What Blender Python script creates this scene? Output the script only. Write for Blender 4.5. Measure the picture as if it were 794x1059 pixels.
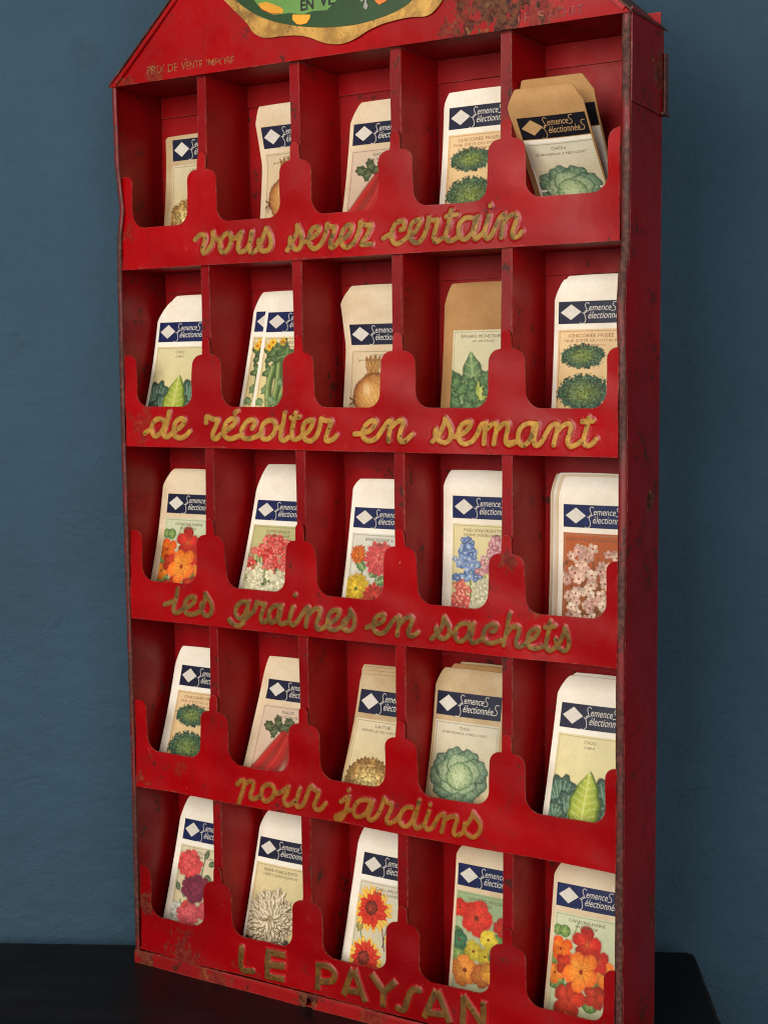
import bpy, bmesh, math, random
import numpy as np
from mathutils import Matrix, Vector
for o in list(bpy.data.objects): bpy.data.objects.remove(o)
SC = bpy.context.scene
COL = SC.collection

# ---------------------------------------------------------------- camera, world, lamps, exposure
cam = bpy.data.cameras.new('camera'); cam.sensor_fit = 'HORIZONTAL'; cam.sensor_width = 36.0
cam.lens = 1.4642/0.794*36.0; cam.clip_start = .02; cam.clip_end = 50
co = bpy.data.objects.new('camera', cam); COL.objects.link(co)
Rc = Matrix(((0.8597,-0.0414,0.5092),(0.5108,0.0897,-0.8550),(-0.0102,0.9951,0.0982))).to_quaternion().to_matrix()
co.matrix_world = Matrix.Translation((.71916,-.81796,.66826-.21075)) @ Rc.to_4x4()
SC.camera = co

w = bpy.data.worlds.new('World'); SC.world = w; w.use_nodes = True
w.node_tree.nodes['Background'].inputs[0].default_value = (.97,.97,1,1)
w.node_tree.nodes['Background'].inputs[1].default_value = .14
def area(name, loc, target, sx, sy, power, col):
    l = bpy.data.lights.new(name, 'AREA'); l.shape = 'RECTANGLE'; l.size = sx; l.size_y = sy; l.energy = power; l.color = col
    o = bpy.data.objects.new(name, l); COL.objects.link(o); o.location = loc
    o.rotation_euler = (Vector(target)-Vector(loc)).to_track_quat('-Z', 'Y').to_euler()
    return o
area('window_light', (.24,-1.90,.90), (.18,0,.32), 1.25, 1.0, 40, (1,.95,.86))
area('fill_light', (2.1,-1.5,.75), (.3,0,.30), 1.6, 1.4, 23, (1,.96,.90))  # added fill lamp without a seen source, lifts cell walls and wall shadow
SC.view_settings.view_transform = 'Standard'; SC.view_settings.look = 'None'
SC.cycles.filter_width = 1.15
SC.view_settings.exposure = 0; SC.view_settings.gamma = 1

# ---------------------------------------------------------------- data measured for this rack (metres; x across, z up, y = depth)
ROWZ = [.6683, .5352, .4040, .2727, .1413, .0105]      # underside of header, then underside of each front band
DEP = .0556; XL = .0025; XR = .4055; PIT = .08
LET = {1:[(0.00189,[(0.0769,0.5538),(0.0809,0.5567),(0.0853,0.5562),(0.0857,0.5523),(0.0839,0.5473),(0.0849,0.5438),(0.0888,0.5461),(0.0922,0.5511),(0.0929,0.5579)]),(0.00188,[(0.0929,0.5553),(0.0971,0.5524)]),(0.00187,[(0.1042,0.556),(0.1,0.5524),(0.0986,0.5473),(0.1012,0.5436),(0.105,0.5449),(0.1081,0.5494),(0.1087,0.554),(0.1069,0.5562),(0.1042,0.556)]),(0.00186,[(0.109,0.5536),(0.1132,0.5529),(0.1176,0.556)]),(0.00185,[(0.1181,0.5564),(0.1164,0.5515),(0.1147,0.5465),(0.1162,0.5432),(0.121,0.544),(0.1242,0.5468)]),(0.00184,[(0.1271,0.5563),(0.1259,0.5509),(0.1242,0.546),(0.1257,0.5425),(0.1299,0.5432),(0.1331,0.5463)]),(0.00183,[(0.1391,0.5581),(0.1421,0.553),(0.143,0.5475),(0.1408,0.5434),(0.1361,0.5427),(0.1331,0.5455),(0.1327,0.5501)]),(0.00183,[(0.1388,0.5565),(0.1358,0.5508),(0.1328,0.5455)]),(0.00181,[(0.1646,0.5586),(0.167,0.5544),(0.1684,0.5494),(0.1673,0.5445),(0.1643,0.5422),(0.1605,0.544),(0.1586,0.5474),(0.1591,0.5505)]),(0.00181,[(0.1649,0.557),(0.1645,0.5537),(0.1608,0.5481),(0.1561,0.5422)]),(0.00181,[(0.1684,0.5465),(0.1729,0.5479)]),(0.0018,[(0.1734,0.5483),(0.1779,0.5501),(0.182,0.5527),(0.183,0.5555),(0.1801,0.5565),(0.1765,0.5546),(0.1745,0.5498),(0.1744,0.5453),(0.1783,0.5421),(0.1828,0.5437),(0.1863,0.5475),(0.1889,0.5531),(0.1895,0.5575)]),(0.00179,[(0.1895,0.5578),(0.1919,0.5562),(0.1958,0.5551),(0.1942,0.5503),(0.1922,0.5456),(0.1926,0.5421),(0.1961,0.5433),(0.199,0.546)]),(0.00178,[(0.199,0.546),(0.2044,0.5481),(0.2085,0.5519),(0.2092,0.5551),(0.2063,0.5561),(0.2026,0.5531),(0.2007,0.5484),(0.2014,0.5439),(0.2058,0.5414),(0.2111,0.5441),(0.2141,0.5492),(0.2156,0.5539),(0.2161,0.5575)]),(0.00176,[(0.2161,0.5571),(0.2199,0.5554),(0.2241,0.555),(0.2227,0.5511),(0.2198,0.5465),(0.2173,0.543),(0.2207,0.5426),(0.2249,0.5426)]),(0.00173,[(0.2472,0.5506),(0.2497,0.5514),(0.2502,0.5546),(0.2477,0.5563),(0.2433,0.5546),(0.2405,0.55),(0.2404,0.5453),(0.2436,0.5418),(0.2483,0.5432),(0.2524,0.5458)]),(0.00175,[(0.2339,0.546),(0.24,0.5485)]),(0.00173,[(0.2524,0.5458),(0.2575,0.5482),(0.2616,0.5527),(0.2626,0.5557),(0.2599,0.5561),(0.2557,0.5534),(0.2538,0.5484),(0.2552,0.5437),(0.2593,0.5415),(0.2638,0.5443),(0.2671,0.55),(0.2684,0.5538),(0.2689,0.5569)]),(0.00171,[(0.2689,0.5565),(0.2712,0.5552),(0.2752,0.5553),(0.2747,0.5519),(0.2729,0.5473),(0.272,0.5435),(0.2738,0.5415),(0.2778,0.5432)]),(0.00169,[(0.285,0.5609),(0.2841,0.5559),(0.2827,0.5498),(0.2809,0.5449),(0.2827,0.5417),(0.2867,0.5419),(0.2898,0.5437)]),(0.0017,[(0.2815,0.557),(0.289,0.5579)]),(0.00168,[(0.2995,0.5553),(0.2951,0.5552),(0.2916,0.5524),(0.2904,0.5478),(0.2913,0.5436),(0.2946,0.5418),(0.2986,0.5443),(0.3012,0.5487),(0.3021,0.5548)]),(0.00168,[(0.3036,0.5558),(0.3025,0.5502),(0.3012,0.5449),(0.3021,0.5417),(0.3055,0.5435),(0.3084,0.546)]),(0.00167,[(0.3112,0.5559),(0.3099,0.5505),(0.3086,0.5453),(0.3103,0.5415),(0.3136,0.5434)]),(0.00167,[(0.3121,0.562),(0.3122,0.562)]),(0.00167,[(0.3136,0.5434),(0.3163,0.5486),(0.3189,0.5537),(0.3219,0.5557),(0.3214,0.5506),(0.3206,0.5453),(0.3201,0.5417)]),(0.00166,[(0.3214,0.5506),(0.3248,0.5541),(0.3291,0.5555),(0.3308,0.553),(0.3291,0.5478),(0.3278,0.5434),(0.3291,0.5412),(0.3324,0.5422),(0.3343,0.5444)])],
 2:[(0.00198,[(0.0439,0.424),(0.0387,0.4248),(0.034,0.4216),(0.0326,0.4162),(0.0354,0.4122),(0.0401,0.4138),(0.0437,0.4181),(0.0456,0.4235)]),(0.00197,[(0.0493,0.43),(0.0479,0.4235),(0.0454,0.4172),(0.0441,0.4129),(0.047,0.4117),(0.0505,0.4137)]),(0.002,[(0.0259,0.4141),(0.0323,0.4175)]),(0.00197,[(0.0505,0.4137),(0.0551,0.4165),(0.0609,0.4201),(0.0633,0.4239),(0.06,0.4253),(0.0553,0.4227),(0.0531,0.4173),(0.0539,0.4127),(0.0589,0.411),(0.0641,0.4128),(0.0674,0.4157)]),(0.00194,[(0.083,0.4225),(0.0837,0.4267),(0.0886,0.4252),(0.0936,0.4244),(0.0918,0.4195),(0.0889,0.4151),(0.0883,0.4116),(0.0915,0.4109),(0.0949,0.4134)]),(0.00193,[(0.0949,0.4134),(0.1016,0.417),(0.1082,0.4215),(0.1094,0.4249),(0.1056,0.4254),(0.1012,0.4223),(0.0988,0.417),(0.0998,0.4124),(0.1047,0.4111),(0.1112,0.4128),(0.1145,0.4137)]),(0.00191,[(0.1086,0.4296),(0.1104,0.4309)]),(0.0019,[(0.1237,0.4188),(0.1259,0.4221),(0.1244,0.4246),(0.1201,0.4242),(0.1162,0.4202),(0.1143,0.4154),(0.1157,0.4122),(0.1209,0.4114),(0.1273,0.413),(0.1305,0.4148)]),(0.00189,[(0.1381,0.4245),(0.133,0.4217),(0.1314,0.4165),(0.1326,0.4122),(0.1368,0.4114),(0.141,0.4141),(0.1434,0.4188),(0.1425,0.4235),(0.1381,0.4245)]),(0.00188,[(0.1437,0.4191),(0.1495,0.4202)]),(0.00187,[(0.1523,0.4297),(0.1506,0.4236),(0.1486,0.4176),(0.148,0.4126),(0.1503,0.4106),(0.155,0.413)]),(0.00186,[(0.1616,0.4298),(0.16,0.4245),(0.1581,0.4186),(0.1575,0.4136),(0.1597,0.4114),(0.1634,0.4123),(0.1665,0.4144)]),(0.00187,[(0.1575,0.4264),(0.1649,0.4271)]),(0.00186,[(0.1665,0.4144),(0.1716,0.417),(0.1752,0.4209),(0.1763,0.4247),(0.1728,0.4248),(0.1686,0.4221),(0.167,0.417),(0.1685,0.4121),(0.1735,0.4106),(0.1786,0.4138),(0.1817,0.4197),(0.1833,0.426)]),(0.00184,[(0.1835,0.426),(0.1868,0.4249),(0.1913,0.4244),(0.1897,0.4198),(0.1874,0.4147),(0.1866,0.4115),(0.1896,0.411),(0.1936,0.4127),(0.1954,0.4147)]),(0.00182,[(0.21,0.4159),(0.2157,0.4163)]),(0.00181,[(0.2157,0.4163),(0.2215,0.4181),(0.2256,0.4218),(0.2262,0.4247),(0.223,0.4249),(0.2189,0.4221),(0.2165,0.4176),(0.2174,0.4128),(0.2219,0.4115),(0.2272,0.4136),(0.232,0.4194),(0.2364,0.4245),(0.2386,0.4248)]),(0.00179,[(0.2383,0.4245),(0.2377,0.4195),(0.2367,0.4146),(0.2365,0.4113)]),(0.00179,[(0.2387,0.4207),(0.2425,0.424),(0.2467,0.4254),(0.2479,0.4228),(0.2462,0.4188),(0.245,0.4139),(0.2463,0.4113),(0.2499,0.4122),(0.2544,0.4159)]),(0.00175,[(0.279,0.4267),(0.2815,0.4232),(0.2832,0.4184),(0.2827,0.4138),(0.2793,0.4112),(0.2752,0.4123),(0.2721,0.4151),(0.2721,0.4195)]),(0.00175,[(0.2789,0.4255),(0.2778,0.4223),(0.2753,0.4175),(0.273,0.4143),(0.2699,0.4117)]),(0.00175,[(0.2834,0.4152),(0.2874,0.4153)]),(0.00175,[(0.2874,0.4153),(0.2928,0.4178),(0.297,0.4218),(0.2977,0.4243),(0.2951,0.4247),(0.291,0.4225),(0.2886,0.4177),(0.2895,0.4131),(0.2932,0.4106),(0.2986,0.4123),(0.3025,0.4171),(0.3058,0.423),(0.309,0.4242)]),(0.00172,[(0.3085,0.4238),(0.3083,0.4195),(0.3075,0.4148),(0.3071,0.4109)]),(0.00172,[(0.31,0.4207),(0.3135,0.4236),(0.3168,0.4239),(0.3165,0.4196),(0.3152,0.4149),(0.3143,0.4108)]),(0.00171,[(0.3183,0.4208),(0.3213,0.4237),(0.3249,0.4242),(0.3249,0.4205),(0.3236,0.4158),(0.3232,0.4121),(0.3258,0.4106),(0.3299,0.4124)]),(0.00171,[(0.3238,0.4115),(0.3303,0.4124)]),(0.00169,[(0.3438,0.4242),(0.3392,0.4244),(0.335,0.4222),(0.3324,0.4175),(0.3328,0.4122),(0.3358,0.4104),(0.3398,0.413),(0.3422,0.4176),(0.3434,0.4234)]),(0.00169,[(0.3454,0.4242),(0.3445,0.4192),(0.3434,0.4138),(0.3443,0.4106),(0.3476,0.4117),(0.3505,0.4154)]),(0.00168,[(0.3505,0.4154),(0.3539,0.4216),(0.3574,0.4241),(0.3595,0.4233),(0.3588,0.4186),(0.3576,0.414),(0.357,0.411)]),(0.00167,[(0.3597,0.4198),(0.363,0.4232),(0.3669,0.4245),(0.3685,0.4225),(0.3675,0.418),(0.3663,0.4134),(0.3681,0.4104),(0.3712,0.4111),(0.3752,0.4135)]),(0.00165,[(0.3802,0.4281),(0.3793,0.4234),(0.3778,0.4181),(0.377,0.4136),(0.3787,0.4109),(0.3825,0.412),(0.3853,0.4151)]),(0.00166,[(0.3758,0.4258),(0.3831,0.4263)])],
 3:[(0.00184,[(0.0524,0.2983),(0.0505,0.2913),(0.0483,0.2847),(0.0484,0.2809),(0.0519,0.2804),(0.0566,0.2835)]),(0.00185,[(0.0398,0.2857),(0.0487,0.2889)]),(0.00184,[(0.0566,0.2835),(0.0636,0.2864),(0.0677,0.29),(0.0681,0.2931),(0.0643,0.2931),(0.06,0.2902),(0.058,0.2846),(0.0602,0.2806),(0.0656,0.2801),(0.0726,0.2828)]),(0.00181,[(0.0786,0.2966),(0.0816,0.2927),(0.084,0.2884),(0.0836,0.2831),(0.0798,0.2803),(0.0757,0.2816),(0.074,0.2858),(0.0744,0.289)]),(0.00181,[(0.0783,0.2947),(0.0775,0.291),(0.0749,0.2854)]),(0.00178,[(0.1157,0.2933),(0.1113,0.2927),(0.1071,0.2892),(0.1056,0.284),(0.1086,0.2806),(0.1132,0.2828),(0.1161,0.2882)]),(0.00178,[(0.1176,0.2936),(0.1164,0.2882),(0.1143,0.2818),(0.112,0.2773),(0.1076,0.2752),(0.1023,0.2768),(0.0998,0.279)]),(0.00179,[(0.112,0.2789),(0.1176,0.2834),(0.1226,0.2878),(0.1248,0.2928)]),(0.00177,[(0.1249,0.2937),(0.1286,0.2931),(0.1323,0.2925),(0.1301,0.2875),(0.1281,0.282),(0.1296,0.2797),(0.1326,0.2806),(0.1364,0.2836)]),(0.00176,[(0.1456,0.2929),(0.1414,0.2926),(0.1368,0.2889),(0.1356,0.2835),(0.1371,0.2801),(0.1411,0.2815),(0.1444,0.286),(0.1461,0.2922)]),(0.00175,[(0.1475,0.293),(0.146,0.287),(0.1445,0.2818),(0.1466,0.2798),(0.1532,0.2819)]),(0.00175,[(0.1571,0.2926),(0.1554,0.2877),(0.1541,0.2824),(0.1565,0.2798),(0.1602,0.282)]),(0.00174,[(0.1588,0.3015),(0.159,0.3014)]),(0.00175,[(0.1602,0.282),(0.1643,0.2875),(0.1685,0.2929),(0.1703,0.2924),(0.1698,0.2888),(0.1688,0.2844),(0.168,0.28)]),(0.00173,[(0.1701,0.2885),(0.1753,0.2928),(0.1792,0.2924),(0.1788,0.2879),(0.1769,0.2825),(0.1778,0.279),(0.1817,0.2797),(0.1853,0.2824)]),(0.00172,[(0.1853,0.2824),(0.1914,0.2859),(0.1943,0.2895),(0.1948,0.2927),(0.191,0.293),(0.1872,0.2903),(0.1856,0.285),(0.1871,0.2801),(0.1913,0.2794),(0.1964,0.2816),(0.1986,0.2826)]),(0.0017,[(0.204,0.294),(0.2065,0.2901),(0.2072,0.2859),(0.2055,0.2811),(0.2018,0.2795),(0.1986,0.2807),(0.1981,0.2847),(0.2,0.2874)]),(0.0017,[(0.204,0.2924),(0.2025,0.2885),(0.1994,0.2835)]),(0.0017,[(0.2169,0.2829),(0.2221,0.2851)]),(0.00169,[(0.2221,0.2851),(0.227,0.2867),(0.2309,0.2894),(0.2312,0.2925),(0.228,0.2925),(0.2243,0.2899),(0.2224,0.2847),(0.2237,0.2807),(0.2279,0.2796),(0.2327,0.2823),(0.2376,0.2884),(0.2415,0.2921),(0.2434,0.2918)]),(0.00167,[(0.2429,0.2918),(0.2428,0.2872),(0.2418,0.2829),(0.2413,0.2797)]),(0.00167,[(0.2443,0.2882),(0.2481,0.292),(0.2524,0.2928),(0.2531,0.2897),(0.2511,0.2854),(0.2502,0.2813),(0.2527,0.2801),(0.2572,0.2826)]),(0.00164,[(0.2773,0.295),(0.2794,0.2919),(0.2815,0.288),(0.2812,0.2839),(0.2779,0.2807),(0.2741,0.281),(0.2717,0.2839),(0.2714,0.2875)]),(0.00164,[(0.2771,0.2938),(0.2764,0.2896),(0.2734,0.2848),(0.2678,0.2796)]),(0.00164,[(0.2816,0.2843),(0.2862,0.2851)]),(0.00162,[(0.2962,0.2923),(0.2912,0.2919),(0.2869,0.2884),(0.286,0.2835),(0.2878,0.2802),(0.2921,0.2809),(0.296,0.2852),(0.2978,0.2916)]),(0.00162,[(0.2998,0.2926),(0.2989,0.287),(0.2977,0.2821),(0.2995,0.2799),(0.306,0.2828)]),(0.00161,[(0.3131,0.2886),(0.3157,0.2897),(0.3165,0.2927),(0.3131,0.2932),(0.3089,0.2903),(0.3071,0.2853),(0.3088,0.2816),(0.3131,0.281),(0.3201,0.2834)]),(0.00159,[(0.3263,0.3013),(0.325,0.2949),(0.3237,0.2884),(0.3219,0.2806)]),(0.0016,[(0.3237,0.2876),(0.3276,0.2925),(0.3321,0.2929),(0.3326,0.2891),(0.3308,0.2842),(0.3317,0.2806),(0.3354,0.2813),(0.3388,0.2841)]),(0.00159,[(0.3388,0.2841),(0.3431,0.2869),(0.3458,0.2903),(0.3464,0.2927),(0.3431,0.2926),(0.3399,0.2898),(0.3387,0.2849),(0.3403,0.2809),(0.3444,0.2802),(0.3487,0.2818)]),(0.00157,[(0.3546,0.2982),(0.3537,0.2933),(0.3522,0.2877),(0.3514,0.2829),(0.3533,0.2797),(0.3567,0.2812),(0.36,0.2837)]),(0.00157,[(0.3509,0.2946),(0.3578,0.2956)]),(0.00156,[(0.3646,0.2952),(0.3661,0.292),(0.3672,0.2882),(0.3669,0.2837),(0.3644,0.2805),(0.3611,0.2812),(0.3589,0.2843),(0.3581,0.2873)]),(0.00156,[(0.3646,0.2938),(0.3632,0.29),(0.3605,0.2853)])],
 4:[(0.00175,[(0.1043,0.1567),(0.1079,0.1601),(0.111,0.1597),(0.1094,0.153),(0.1073,0.1472),(0.1055,0.1423)]),(0.00174,[(0.1106,0.1573),(0.1156,0.1605),(0.1191,0.1604),(0.1186,0.1562),(0.1165,0.1513),(0.1167,0.1479),(0.1208,0.1485),(0.1253,0.1512)]),(0.00172,[(0.1341,0.1609),(0.1285,0.1585),(0.1262,0.1532),(0.1276,0.1486),(0.1317,0.1483),(0.1363,0.1524),(0.1378,0.158),(0.1341,0.1609)]),(0.00172,[(0.1378,0.1542),(0.1437,0.1566),(0.1491,0.1606)]),(0.00171,[(0.1502,0.1609),(0.1485,0.156),(0.1459,0.1511),(0.1475,0.1479),(0.1515,0.1485),(0.1553,0.1516)]),(0.0017,[(0.1597,0.161),(0.158,0.1556),(0.1563,0.1509),(0.1575,0.1477),(0.1615,0.1492),(0.1639,0.1529)]),(0.0017,[(0.1639,0.1529),(0.167,0.1605),(0.1691,0.1642),(0.1722,0.1621),(0.1755,0.1608),(0.174,0.1562),(0.1715,0.1505),(0.1732,0.1479),(0.1772,0.1489),(0.1812,0.1535)]),(0.00167,[(0.1943,0.1568),(0.2008,0.1613),(0.1997,0.1557),(0.1972,0.1492),(0.1939,0.1441),(0.19,0.1431),(0.1892,0.1451),(0.194,0.1478),(0.2021,0.1521)]),(0.00166,[(0.2008,0.1659),(0.201,0.1659)]),(0.00165,[(0.2184,0.1611),(0.2125,0.1609),(0.2074,0.1577),(0.2049,0.1521),(0.2063,0.1481),(0.2111,0.1489),(0.2159,0.1529),(0.219,0.1595)]),(0.00165,[(0.2207,0.1608),(0.2191,0.1552),(0.2168,0.1496),(0.2187,0.1475),(0.223,0.1499),(0.2265,0.1554),(0.2286,0.1609),(0.2296,0.1643)]),(0.00164,[(0.2296,0.1643),(0.232,0.1619),(0.2357,0.161),(0.2344,0.1558),(0.232,0.1502),(0.2335,0.1477),(0.2377,0.1496),(0.2411,0.1529)]),(0.00162,[(0.2518,0.1612),(0.2475,0.1608),(0.2436,0.1568),(0.2419,0.1518),(0.2437,0.148),(0.2479,0.1478),(0.2517,0.1517),(0.2542,0.158)]),(0.00161,[(0.2581,0.1673),(0.2561,0.1609),(0.2543,0.1546),(0.2538,0.1496),(0.256,0.1475),(0.2605,0.1505)]),(0.00161,[(0.2656,0.161),(0.2636,0.1561),(0.2619,0.1507),(0.2638,0.1478),(0.2674,0.1496),(0.2699,0.1537)]),(0.00161,[(0.2665,0.1658),(0.2667,0.1658)]),(0.00161,[(0.2699,0.1537),(0.2735,0.1591),(0.2771,0.1609),(0.2775,0.1582),(0.2763,0.153),(0.2748,0.1481)]),(0.0016,[(0.2777,0.157),(0.2819,0.1599),(0.2863,0.1606),(0.2872,0.1581),(0.2851,0.1527),(0.2843,0.1485),(0.2874,0.1479),(0.291,0.1503),(0.2929,0.1527)]),(0.00158,[(0.2989,0.165),(0.3016,0.162),(0.3046,0.1575),(0.3036,0.1525),(0.2997,0.1487),(0.2958,0.1489),(0.2926,0.1522),(0.2931,0.1569)]),(0.00158,[(0.2993,0.164),(0.2966,0.1594),(0.2929,0.1544)])],
 5:[(0.00264,[(0.1057,0.0324),(0.1049,0.016),(0.115,0.0162)]),(0.00261,[(0.1292,0.0338),(0.1285,0.0148)]),(0.00261,[(0.1292,0.0335),(0.1422,0.0339)]),(0.00262,[(0.129,0.0244),(0.142,0.0256)]),(0.00262,[(0.1287,0.0153),(0.1418,0.0158)]),(0.00256,[(0.1731,0.0333),(0.1722,0.0157)]),(0.00255,[(0.1736,0.0331),(0.182,0.034),(0.1876,0.0299),(0.1849,0.0239),(0.1744,0.0209)]),(0.00252,[(0.2025,0.0349),(0.1951,0.0171)]),(0.00251,[(0.2046,0.0354),(0.2124,0.0161)]),(0.00253,[(0.1982,0.0198),(0.2084,0.021)]),(0.0025,[(0.2192,0.0351),(0.2275,0.0261)]),(0.00247,[(0.237,0.034),(0.2285,0.0255)]),(0.00249,[(0.2282,0.0258),(0.2274,0.0159)]),(0.00245,[(0.2569,0.033),(0.2531,0.033),(0.2496,0.0292),(0.2471,0.0225),(0.2442,0.0161),(0.2393,0.0161)]),(0.00243,[(0.2693,0.034),(0.2611,0.0156)]),(0.00243,[(0.2717,0.0346),(0.2801,0.0166)]),(0.00245,[(0.2649,0.0187),(0.2754,0.0202)]),(0.0024,[(0.2907,0.0349),(0.2904,0.0168)]),(0.0024,[(0.2912,0.0351),(0.305,0.0185)]),(0.00239,[(0.3059,0.0341),(0.3051,0.0186)])]}
PK = {(1, 1):(0.0118, 0.042, 0.036, 0.0124, 0.0454, 0.0889, 0.0122, 0.046, 0.0991, 0.0019, 0.002, 0.0084, 0.0995, 0.0163, 0.001, 0.0205),
 (1, 2):(0.0145, 0.046, 0.036, 0.0166, 0.046, 0.074, 0.0121, 0.046, 0.1036, 0.0036, 0.0125, 0.0043, 0.1012, 0.0164, -0.0009, 0.0258),
 (1, 3):(0.0139, 0.034, 0.0344, 0.0137, 0.0405, 0.0678, 0.0138, 0.046, 0.0962, 0.0083, 0.0142, 0.0031, 0.0956, 0.0141, 0.0006, 0.0237),
 (1, 4):(0.0088, 0.038, 0.0352, 0.0087, 0.0428, 0.0747, 0.0087, 0.046, 0.1011, 0.0038, 0.0082, 0.0041, 0.0991, 0.0149, 0.0016, 0.0383),
 (2, 1):(0.0013, 0.0225, 0.0289, 0.0015, 0.0317, 0.0627, 0.001, 0.04, 0.0937, 0.013, 0.0154, 0.0029, 0.0933, 0.0149, 0.0036, 0.0283),
 (2, 2):(0.0179, 0.026, 0.0288, 0.0175, 0.0366, 0.0651, 0.0177, 0.046, 0.0975, 0.008, 0.0149, 0.0029, 0.0984, 0.0147, 0.0007, 0.0152),
 (2, 3):(0.0046, 0.046, 0.0286, 0.0071, 0.046, 0.072, 0.0037, 0.046, 0.1021, 0.0076, 0.0097, 0.0052, 0.0877, 0.0108, 0.0006, 0.0304),
 (2, 4):(0.008, 0.039, 0.0288, 0.0079, 0.0424, 0.063, 0.008, 0.046, 0.0982, 0.0056, 0.0149, 0.005, 0.0999, 0.0151, 0.0008, 0.0374),
 (2, 5):(0.0098, 0.041, 0.0291, 0.0097, 0.0433, 0.0618, 0.0099, 0.046, 0.0991, 0.007, 0.0134, 0.003, 0.0982, 0.0147, 0.0013, 0.0372),
 (3, 1):(0.0012, 0.0229, 0.0246, 0.0018, 0.0316, 0.0594, 0.0013, 0.041, 0.0977, 0.0101, 0.0127, 0.0064, 0.0928, 0.015, 0.0021, 0.0298),
 (3, 2):(0.0061, 0.021, 0.0254, 0.0061, 0.0332, 0.0599, 0.0061, 0.046, 0.0964, 0.0101, 0.0204, 0.0033, 0.0906, 0.0145, 0.0015, 0.0248),
 (3, 3):(0.0134, 0.028, 0.0235, 0.0131, 0.0392, 0.0724, 0.0132, 0.046, 0.1026, 0.0052, 0.006, 0.0024, 0.0886, 0.0137, 0.0011, 0.0218),
 (3, 4):(0.0064, 0.042, 0.0216, 0.0063, 0.0442, 0.0671, 0.0063, 0.046, 0.1049, 0.0065, 0.0112, 0.0074, 0.0995, 0.0165, 0.0006, 0.0379),
 (3, 5):(0.0127, 0.044, 0.021, 0.0127, 0.0449, 0.0586, 0.013, 0.046, 0.1007, 0.0049, 0.0142, 0.0036, 0.0968, 0.0148, 0.0023, 0.0365),
 (4, 1):(0.0047, 0.024, 0.0222, 0.0046, 0.0345, 0.0526, 0.0047, 0.046, 0.0865, 0.0066, 0.0159, 0.0074, 0.0882, 0.0154, 0.0024, 0.0278),
 (4, 2):(0.0079, 0.02, 0.0215, 0.0071, 0.0334, 0.0512, 0.0078, 0.046, 0.0797, 0.0055, 0.0222, 0.0065, 0.0854, 0.0134, 0.0027, 0.0281),
 (4, 3):(0.0164, 0.021, 0.0298, 0.0169, 0.0351, 0.0653, 0.0163, 0.046, 0.093, 0.0009, 0.0044, 0.0021, 0.0871, 0.0156, 0.0014, 0.028),
 (4, 4):(0.0011, 0.0251, 0.0206, 0.0016, 0.0337, 0.0594, 0.0012, 0.042, 0.097, 0.007, 0.0125, 0.0008, 0.0937, 0.0163, 0.0046, 0.0429),
 (4, 5):(0.0126, 0.022, 0.0249, 0.0123, 0.0336, 0.0609, 0.0124, 0.046, 0.0998, 0.0088, 0.0125, 0.0041, 0.0949, 0.0163, 0.0011, 0.032),
 (5, 1):(0.0057, 0.023, 0.0206, 0.0053, 0.0346, 0.0564, 0.0057, 0.046, 0.092, 0.0085, 0.0197, 0.0056, 0.0944, 0.017, 0.001, 0.0234),
 (5, 2):(0.0037, 0.021, 0.0194, 0.0031, 0.0336, 0.0589, 0.0034, 0.046, 0.0984, 0.0079, 0.0138, 0.0024, 0.0924, 0.0139, -0.0003, 0.0316),
 (5, 3):(0.0137, 0.021, 0.0204, 0.0132, 0.0337, 0.0604, 0.0136, 0.046, 0.0998, 0.0054, 0.0125, 0.0056, 0.0956, 0.0156, 0.0001, 0.027),
 (5, 4):(0.0148, 0.033, 0.0138, 0.0145, 0.0395, 0.0602, 0.0149, 0.046, 0.1062, 0.0049, 0.0067, 0.0016, 0.1007, 0.0158, 0.0022, 0.0305),
 (5, 5):(0.0104, 0.028, 0.0174, 0.0103, 0.037, 0.0609, 0.0102, 0.046, 0.1044, 0.005, 0.0085, 0.0029, 0.1003, 0.0156, 0.0001, 0.0396)}
MARKS = [[[0.5313, 0.2297], [0.54, 0.2336], [0.5465, 0.2303], [0.5401, 0.2246]], [[0.5451, 0.1671], [0.5583, 0.1692], [0.5636, 0.1763], [0.5759, 0.1803], [0.5934, 0.1885]], [[0.5322, 0.1196], [0.5589, 0.121], [0.581, 0.1224]], [[0.5442, 0.1114], [0.55, 0.1166], [0.5604, 0.1161]], [[0.5305, 0.1426], [0.5468, 0.1488], [0.5584, 0.1626], [0.5636, 0.1741]], [[0.5669, 0.0669], [0.5728, 0.0719], [0.5797, 0.067]], [[0.6133, 0.2217], [0.6105, 0.2157], [0.6135, 0.2097]], [[0.5417, 0.0641], [0.5482, 0.0611], [0.5502, 0.0394]], [[0.0499, 0.3446], [0.0673, 0.347], [0.0843, 0.341], [0.089, 0.3347], [0.0717, 0.3323], [0.0571, 0.3382]], [[0.0544, 0.3299], [0.0716, 0.3274], [0.0865, 0.3322]], [[0.0512, 0.3397], [0.0543, 0.3275]], [[0.045, 0.2723], [0.0523, 0.2684], [0.0504, 0.256], [0.0418, 0.251]], [[0.0329, 0.2386], [0.0369, 0.2535], [0.0422, 0.2634]], [[0.0047, 0.1228], [0.0251, 0.128]], [[0.5859, 0.6254], [0.5886, 0.6295], [0.5941, 0.6308], [0.5969, 0.628]], [[0.5873, 0.6268], [0.5868, 0.6213]], [[0.5356, 0.5337], [0.5413, 0.5281]]]

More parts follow.
